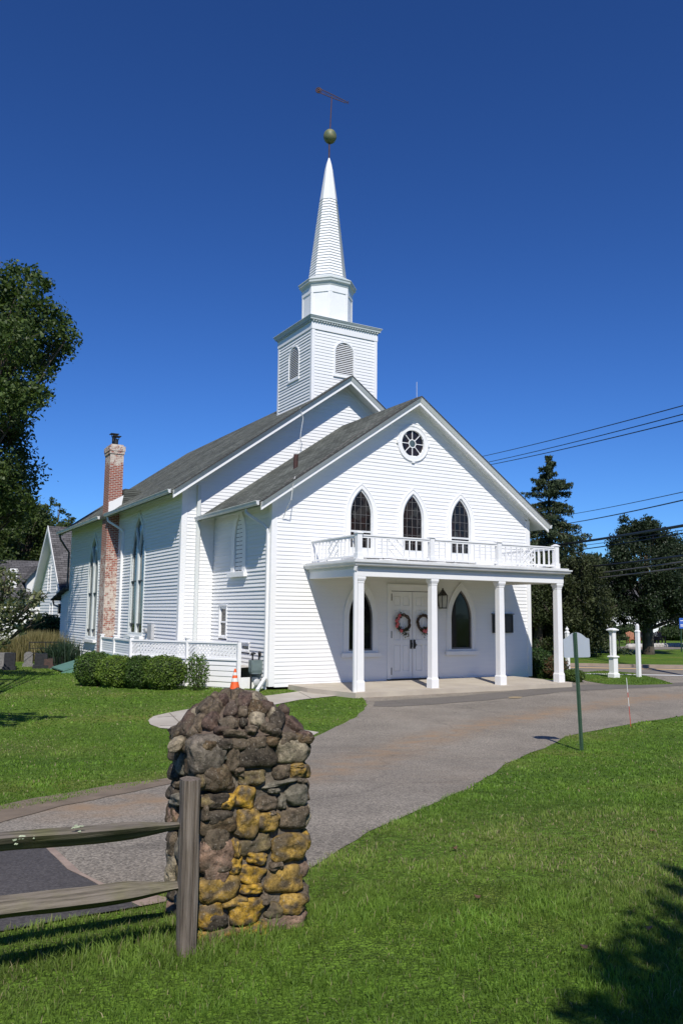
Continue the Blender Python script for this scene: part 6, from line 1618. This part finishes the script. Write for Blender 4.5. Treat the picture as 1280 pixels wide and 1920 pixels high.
# ---- car, iron fence, chairs, blue sign, lamp post, stone edging
cb_ = pd(1112,1200,80); e = empty('parked_car', (cb_.x,cb_.y,-.3), 'dark parked car seen through the iron fence across the road', 'car')
ca_ = Vector((.86,-.50,0)); cn_ = Vector((-.50,-.86,0)); fc = Fr((cb_.x,cb_.y,-.3), ca_, Z3, cn_)
o = MB(); o.poly(fc, [(-2.2,.35),(2.2,.35),(2.25,.6),(2.2,.95),(1.2,1.05),(.6,1.5),(-1.5,1.55),(-2.1,1.05),(-2.25,.9),(-2.25,.5)], -.85, .85); o.build('body', CARPAINT, e)
o = MB(); o.poly(fc, [(-1.95,1.06),(1.0,1.06),(.55,1.44),(-1.45,1.48)], .851, .86); o.build('side_window', GLASS, e)
for a in (-1.4,1.4):
    for s in (.78,-.80):
        o = MB(); o.poly(fc, [(a+.34*math.cos(2*math.pi*k/18), .34+.34*math.sin(2*math.pi*k/18)) for k in range(18)], s-.1, s+.1); wh = o.build('wheel', RUBBER, e)
        o = MB(); o.poly(fc, [(a+.2*math.cos(2*math.pi*k/14), .34+.2*math.sin(2*math.pi*k/14)) for k in range(14)], s-.11, s+.11); o.build('rim', GUTTER, wh)
o = MB(); o.poly(fc, [(-2.27,.8),(-2.05,.8),(-2.05,1.1),(-2.2,1.1)], .6, .87); o.build('tail_light', REDL, e)
cb_ = pd(1072,1196,82); cv = cb_
fe = empty('iron_fence', tuple(pd(1110,1210,56).to_2d())+(-.3,), 'low black iron fence along the green across the road', 'fence')
fa, fb = pd(1083,1200,54), pd(1160,1200,58); fa.z = fb.z = 0; L = (fb-fa).length; dd_ = (fb-fa).normalized()
o = MB()
for z in (-.1,.75): o.bar(fa+Z3*z, fb+Z3*z, .03, .03)
o.build('rail', BLACK, fe); o = MB(); k = 0
while k < L: q = fa+dd_*k; o.bar(q+Z3*-.3, q+Z3*.9, .014, .014, dd_); k += .14
o.build('picket', BLACK, fe)
k = 0
while k <= L+.1:
    q = fa+dd_*min(k,L); o = MB(); o.bar(q+Z3*-.3, q+Z3*1.0, .05, .05, dd_); o.sphere(q+Z3*1.03, .04, 6, 4); o.build('post', BLACK, fe); k += L/4
def chair_mesh(fr):
    parts = {}
    o = MB(); o.hexa([fr.P(-.28,.32,.3),fr.P(.28,.32,.3),fr.P(.28,.24,-.25),fr.P(-.28,.24,-.25),fr.P(-.28,.35,.3),fr.P(.28,.35,.3),fr.P(.28,.27,-.25),fr.P(-.28,.27,-.25)]); parts['seat'] = o
    o = MB()
    for k in range(5):
        a = -.26+.13*k; hgt = .98-abs(k-2)*.05; o.hexa([fr.P(a-.055,.24,-.22),fr.P(a+.055,.24,-.22),fr.P(a+.055,.24,-.25),fr.P(a-.055,.24,-.25),fr.P(a-.055,hgt,-.5),fr.P(a+.055,hgt,-.5),fr.P(a+.055,hgt,-.53),fr.P(a-.055,hgt,-.53)])
    parts['backrest'] = o
    for s in (-1,1):
        o = MB(); o.bar(fr.P(s*.34,.56,.42), fr.P(s*.34,.56,-.38), .12, .03); parts['armrest%d'%s] = o
        for f_, nm_ in ((.36,'leg'),(-.30,'leg')):
            o = MB(); o.bar(fr.P(s*.31,0,f_), fr.P(s*.31,.56,f_), .04, .09, fr.u); parts[nm_+'%d%s'%(s,f_)] = o
    return parts
for i, (u, lab) in enumerate([(1184,'orange wooden garden chair, leftmost by the dark tree'),(1204,'orange wooden garden chair just left of the tree trunk'),(1224,'orange wooden garden chair just right of the tree trunk'),(1236,'orange wooden garden chair farthest right on the green')]):
    q = pd(u, 1205, 66+i*.3); e = empty('garden_chair', (q.x,q.y,-.3), lab, 'chair', 'orange chairs on the green')
    frc = Fr((q.x,q.y,-.3), RH, Z3, -FH)
    for nm_, o in chair_mesh(frc).items(): o.build(nm_.rstrip('0123456789.-'), CHAIRM, e)
q = pd(1276,1200,52); e = empty('blue_sign', (q.x,q.y,-.3), 'small blue sign with white lines on a post at the right edge', 'sign')
o = MB(); o.bar((q.x,q.y,-.35),(q.x,q.y,1.8),.06,.06); o.build('post', GREENMETAL, e)
frs = Fr((q.x,q.y,0)-FH*.05 if False else (q.x-FH.x*.05,q.y-FH.y*.05,0), RH, Z3, -FH)
o = MB(); o.poly(frs, [(-.10,1.15),(.35,1.15),(.35,1.80),(-.10,1.80)], 0, .02); pn = o.build('panel', BLUES, e)
o = MB()
for z in (1.28,1.36,1.62): o.poly(frs, [(-.04,z),(.3,z),(.3,z+.04),(-.04,z+.04)], .0205, .024)
o.build('text_line', TRIM, pn)
q = pd(1148,1200,50); e = empty('street_lamp', (q.x,q.y,-.3), 'black lantern street lamp against the dark tree', 'lamp')
o = MB(); o.tube([(q.x,q.y,-.3),(q.x,q.y,.2),(q.x,q.y,.9)], [.07,.05,.04], 8); o.build('pole', BLACK, e)
o = MB(); o.loft([[(q.x+a*.11,q.y+b*.11,.95) for a,b in ((-1,-1),(1,-1),(1,1),(-1,1))],[(q.x+a*.17,q.y+b*.17,1.4) for a,b in ((-1,-1),(1,-1),(1,1),(-1,1))]]); o.build('lamp_glass', LAMPGLASS, e)
o = MB(); o.loft([[(q.x+a*.20,q.y+b*.20,1.4) for a,b in ((-1,-1),(1,-1),(1,1),(-1,1))],[(q.x+a*.04,q.y+b*.04,1.62) for a,b in ((-1,-1),(1,-1),(1,1),(-1,1))]]); o.box((q.x-.13,q.y-.13,.9),(q.x+.13,q.y+.13,.95)); o.build('lamp_top', BLACK, e)
# stone edging of the car park
o = MB(); a, b = px(1180,1214), px(1500,1208); n_s = 60
for k in range(n_s):
    c = a.lerp(b, k/n_s); o.sphere((c.x,c.y,-.22), (.35,.3,.2), 7, 5)
tag(o.build('stone_edging', mat('pale_rock', (.5,.48,.44), (.35,.33,.3), scale=3)), 'pale stone edging along the car park across the road', 'edging')

# ================================================================== churchyard
def gravestone(u, v, w_, h_, t_, m_, label, top='flat'):
    p = px(u, v); e = empty('gravestone', (p.x,p.y,-.3), label, 'gravestone', 'gravestones in the churchyard')
    fr = Fr((p.x,p.y,-.3), (.97,-.24,0), Z3, (-.24,-.97,0)); hw = w_/2
    pts = [(-hw,-.1),(hw,-.1),(hw,h_*.86)]+([(hw*.6,h_*.97),(0,h_),(-hw*.6,h_*.97)] if top == 'round' else [(hw*.97,h_),(-hw*.97,h_)])+[(-hw,h_*.86)]
    o = MB(); o.poly(fr, pts, -t_/2, t_/2); o.build('slab', m_, e); o = MB(); o.poly(fr, [(-hw*1.25,-.1),(hw*1.25,-.1),(hw*1.25,.12),(-hw*1.25,.12)], -t_*.8, t_*.8); o.build('plinth', m_, e)
gravestone(7,1254,.50,.60,.22,STONEG,'pale gravestone partly behind the dark one at the far left')
gravestone(18,1256,.38,.62,.3,STONED,'black square gravestone nearest the left edge')
gravestone(53,1250,.32,.58,.14,STONEG,'grey upright gravestone with rounded shoulders','round')
gravestone(77,1253,.46,.55,.3,STONED,'wide dark gravestone right of the grey one')
gravestone(91,1253,.32,.36,.25,STONEB,'low brown gravestone between two dark ones')
gravestone(106,1250,.52,.38,.3,STONED,'low dark gravestone nearest the church corner')
p = px(68,1238); e = empty('ornamental_grass', (p.x,p.y,-.3), 'clump of tan ornamental grass behind the gravestones', 'ornamental grass')
n_ = 5200; q0 = np.stack([p.x+rng.normal(size=n_)*.55-.1, p.y+rng.normal(size=n_)*.4, np.full(n_,-.3)], 1)
def blades(name, root, H, Wd, lean, cols, m_, parent=None):
    n = len(root); a = rng.random(n)*6.283; la = rng.random(n)*6.283; ln = (np.abs(rng.normal(size=n))*lean)
    wv = np.stack([np.cos(a), np.sin(a), np.zeros(n)], 1)*(Wd/2)[:,None]
    d = np.stack([np.cos(la)*ln, np.sin(la)*ln, np.zeros(n)], 1)*H[:,None]; up = np.zeros((n,3)); up[:,2] = H
    V = np.empty((n,5,3)); V[:,0] = root-wv; V[:,1] = root+wv
    m1 = root+up*.55+d*.30; V[:,2] = m1+wv*.75; V[:,3] = m1-wv*.75; tip = root+up*(1-.25*np.minimum(ln,1.5))[:,None]+d; V[:,4] = tip
    idx = np.arange(n)[:,None]*5; F_ = np.concatenate([idx+np.array([[0,1,2,3]]), idx+np.array([[3,2,4]])], 1)
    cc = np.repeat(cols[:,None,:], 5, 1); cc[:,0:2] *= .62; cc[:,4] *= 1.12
    return fastmesh(name, V.reshape(-1,3), F_.ravel(), np.tile(np.array([4,3]), n), m_, cc.reshape(-1,3), parent)
tt = rng.random(n_)[:,None]; cols = np.array([.13,.13,.05])*(1-tt)+np.array([.30,.25,.12])*tt
blades('tuft', q0, rng.uniform(.7,1.45,n_), rng.uniform(.02,.04,n_), .28, cols, GRASS, e)
p = px(124,1250); e = empty('spiky_plant', (p.x,p.y,-.3), 'dark spiky leaved plant against the church wall', 'plant')
n_ = 500; q0 = np.stack([p.x+rng.normal(size=n_)*.28, p.y+.6+rng.normal(size=n_)*.5, np.full(n_,-.3)], 1); tt = rng.random(n_)[:,None]
blades('leaves', q0, rng.uniform(.7,1.2,n_), rng.uniform(.04,.07,n_), .5, np.array([.015,.035,.02])*(1-tt)+np.array([.04,.07,.035])*tt, GRASS, e)
q = px(92,1246); e = empty('garden_bench', (q.x,q.y+1.5,-.3), 'dark metal bench back in front of the tan grass', 'bench')
o = MB(); o.bar((q.x-.55,q.y+1.5,.55),(q.x+.75,q.y+1.4,.55),.03,.04); o.bar((q.x-.55,q.y+1.5,.3),(q.x+.75,q.y+1.4,.3),.03,.03); o.build('backrest', BLACK, e)
for dx in (-.55,.1,.75):
    o = MB(); o.bar((q.x+dx,q.y+1.45,-.3),(q.x+dx,q.y+1.45,.56),.03,.03,(1,0,0)); o.build('leg', BLACK, e)
o = MB(); o.box((q.x-.55,q.y+1.0,.1),(q.x+.75,q.y+1.4,.13)); o.build('seat', BLACK, e)
p = px(85,1215); shrub((p.x,p.y,-.31), (1.3,.9,1.0), 'loose green shrub against the gabled house', n=4500, ca=(.03,.06,.015), cb=(.09,.14,.04), size=.13, name='garden_shrub', box=1.0)

# ================================================================== grass
hard = [np.array([(p[0],p[1]) for p in P]) for P in (drive, darkp, [px(*q) for q in edge_px], walk, [p for p in roadp])]
slabp = np.array([(.5,-3.05),(9.1,-3.05),(9.1,0),(.5,0)]); chp = np.array([(0,0),(10,0),(10,4.5),(11.2,4.5),(11.2,21.3),(-1.2,21.3),(-1.2,4.5),(0,4.5)])
deckp = np.array([(DA.x,DA.y),(0,.7),(0,4.5),(-1.2,4.5),(-1.2,7.6),(-2.9,7.6),(-2.9,4)])
pierp = np.array([(PX,PYc),(PX+PW,PYc),(PX+PW,PYc+PW),(PX,PYc+PW)])
def cn(x, y, s, o=0): return np.array([noise.noise(Vector((a*s, b*s, o))) for a, b in zip(x, y)])
def scatter(d0, d1, dens, margin=1.12, extra=()):
    n = int(dens*(d1-d0)*(d1+d0)/2*.835*margin); d = np.sqrt(rng.random(n)*(d1**2-d0**2)+d0**2); l = (rng.random(n)-.5)*.835*margin*d
    x = CC.x+FH.x*d+RH.x*l; y = CC.y+FH.y*d+RH.y*l; q = np.stack([x,y],1); keep = np.ones(n, bool)
    jit = q+rng.normal(size=(n,2))*.022
    for P in hard: keep &= ~inpoly(jit, P)
    for P in (slabp, chp, deckp, pierp): keep &= ~inpoly(q, P)
    return q[keep], d[keep]
def turf(name, d0, d1, dens, h, w_, label):
    q, d = scatter(d0, d1, dens); n = len(q)
    A = cn(q[:,0], q[:,1], .45, 1); B = cn(q[:,0], q[:,1], 2.2, 4); Cc_ = cn(q[:,0], q[:,1], 7, 8)
    hh = h*(1+.9*B+.5*Cc_)*rng.uniform(.55,1.35,n); hh = np.clip(hh, h*.35, h*2.4)
    # longer unmown tufts at the foot of the post and pier
    near = np.minimum(np.hypot(q[:,0]-FX, q[:,1]-FY), np.hypot(q[:,0]-(PX+PW*.3), q[:,1]-PYc)); fy = np.abs(q[:,1]-(FY+.22)); lng = (near < .22) | ((fy < .16) & (q[:,0] < PX+.05))
    hh = np.where(lng, hh*rng.uniform(1.0,2.3,n), hh)
    fade = np.clip((A+.15)*1.6, 0, 1)[:,None]; t = rng.random(n)[:,None]
    g1 = np.array([.078,.152,.019]); g2 = np.array([.160,.262,.040]); yl = np.array([.225,.235,.075]); st = np.array([.40,.35,.19])
    c = g1*(1-t)+g2*t; c = c*(1-.5*fade)+yl*.5*fade; c *= (1+.75*B+.5*Cc_)[:,None]
    dry = rng.random(n) < (.03+.12*np.clip(A*2,0,1)); c[dry] = st*rng.uniform(.5,1.1,dry.sum())[:,None]
    root = np.stack([q[:,0], q[:,1], G(q[:,0], q[:,1])-.003], 1)
    o = blades(name, root, hh, w_*rng.uniform(.6,1.3,n), .55, np.clip(c, .004, 1), GRASS)
    tag(o, label, 'grass', kind='stuff'); return n
ng = turf('grass', 2.9, 5.4, 8200, .034, .0042, 'mown lawn grass around the stone pier')
ng += turf('grass', 5.4, 9.0, 2900, .028, .0075, 'mown lawn grass on the bank beside the drive')
ng += turf('grass', 9.0, 16.0, 900, .028, .014, 'lawn grass around the sign post and the path')
ng += turf('grass', 16.0, 34.0, 230, .030, .032, 'churchyard lawn grass near the hedge')
# island grass
ip = np.array([(p.x,p.y) for p in isl]); n = 6000; q = np.stack([rng.uniform(ip[:,0].min(),ip[:,0].max(),n), rng.uniform(ip[:,1].min(),ip[:,1].max(),n)],1); q = q[inpoly(q, ip)]; n = len(q)
t = rng.random(n)[:,None]; o = blades('grass', np.stack([q[:,0],q[:,1],np.full(n,-.29)],1), rng.uniform(.015,.045,n), rng.uniform(.015,.03,n), .5, np.array([.060,.118,.016])*(1-t)+np.array([.115,.190,.030])*t, GRASS)
tag(o, 'grass on the small island at the road end', 'grass', kind='stuff')
# a few fallen leaves and bits on the near lawn
FL = mat('dry_leaf', (.11,.055,.03), (.17,.10,.055), scale=8)
for u, v, lab in ((1096,1783,'dry brown leaf on the lawn at the edge of the tree shadow'),(896,1688,'dry brown leaf on the open near lawn'),(1222,1562,'dry brown leaf on the lawn near the right edge above the shadow'),(852,1596,'small dry leaf nearest the drive edge'),(1215,1748,'dry leaf lying inside the tree shadow')):
    p = px(u, v); o = MB(); c = Vector((p.x,p.y,p.z+.022)); a = random.random()*6
    pts = [c+Vector((.028*math.cos(a+k*1.047)*(1 if k%2 else .6), .022*math.sin(a+k*1.047)*(1 if k%2 else .6), .008*math.sin(k*2))) for k in range(6)]
    o.add([tuple(x) for x in pts]+[tuple(x+Vector((0,0,.002))) for x in pts], [tuple(range(5,-1,-1)), tuple(range(6,12))]+[(i,(i+1)%6,6+(i+1)%6,6+i) for i in range(6)])
    o = o.build('fallen_leaf', FL); tag(o, lab, 'leaf', 'fallen leaves on the lawn')

# unseen trees added behind the viewer to block blue sky; windows reflect them too
for i, (a_, dd, hh_) in enumerate(((-62,34,11),(-40,38,13),(-18,42,12),(4,40,14),(24,37,12),(46,33,13),(70,30,12),(-85,30,10))):
    dr = Vector((-math.sin(R(a_))*1.0, -math.cos(R(a_)), 0)); b_ = Vector((CC.x, CC.y, .2))+dr*dd; b_.z = .2
    tree('sky_blocking_tree', b_, crown_fill(b_, 1.0, hh_*.92, lambda t: 5.2*math.sin(math.pi*min(1,.22+t*.74))**.6, 42, 1.8, 3.0), ['slender tree','round tree','broad tree','tall tree','spreading tree','leafy tree','bushy tree','low tree'][i]+' of the unseen row added behind the viewer to block sky light', nper=34, ls=.7, ca=(.03,.055,.012), cb=(.075,.12,.025), trunk_r=.4, group='row of trees added behind the viewer to block sky light')
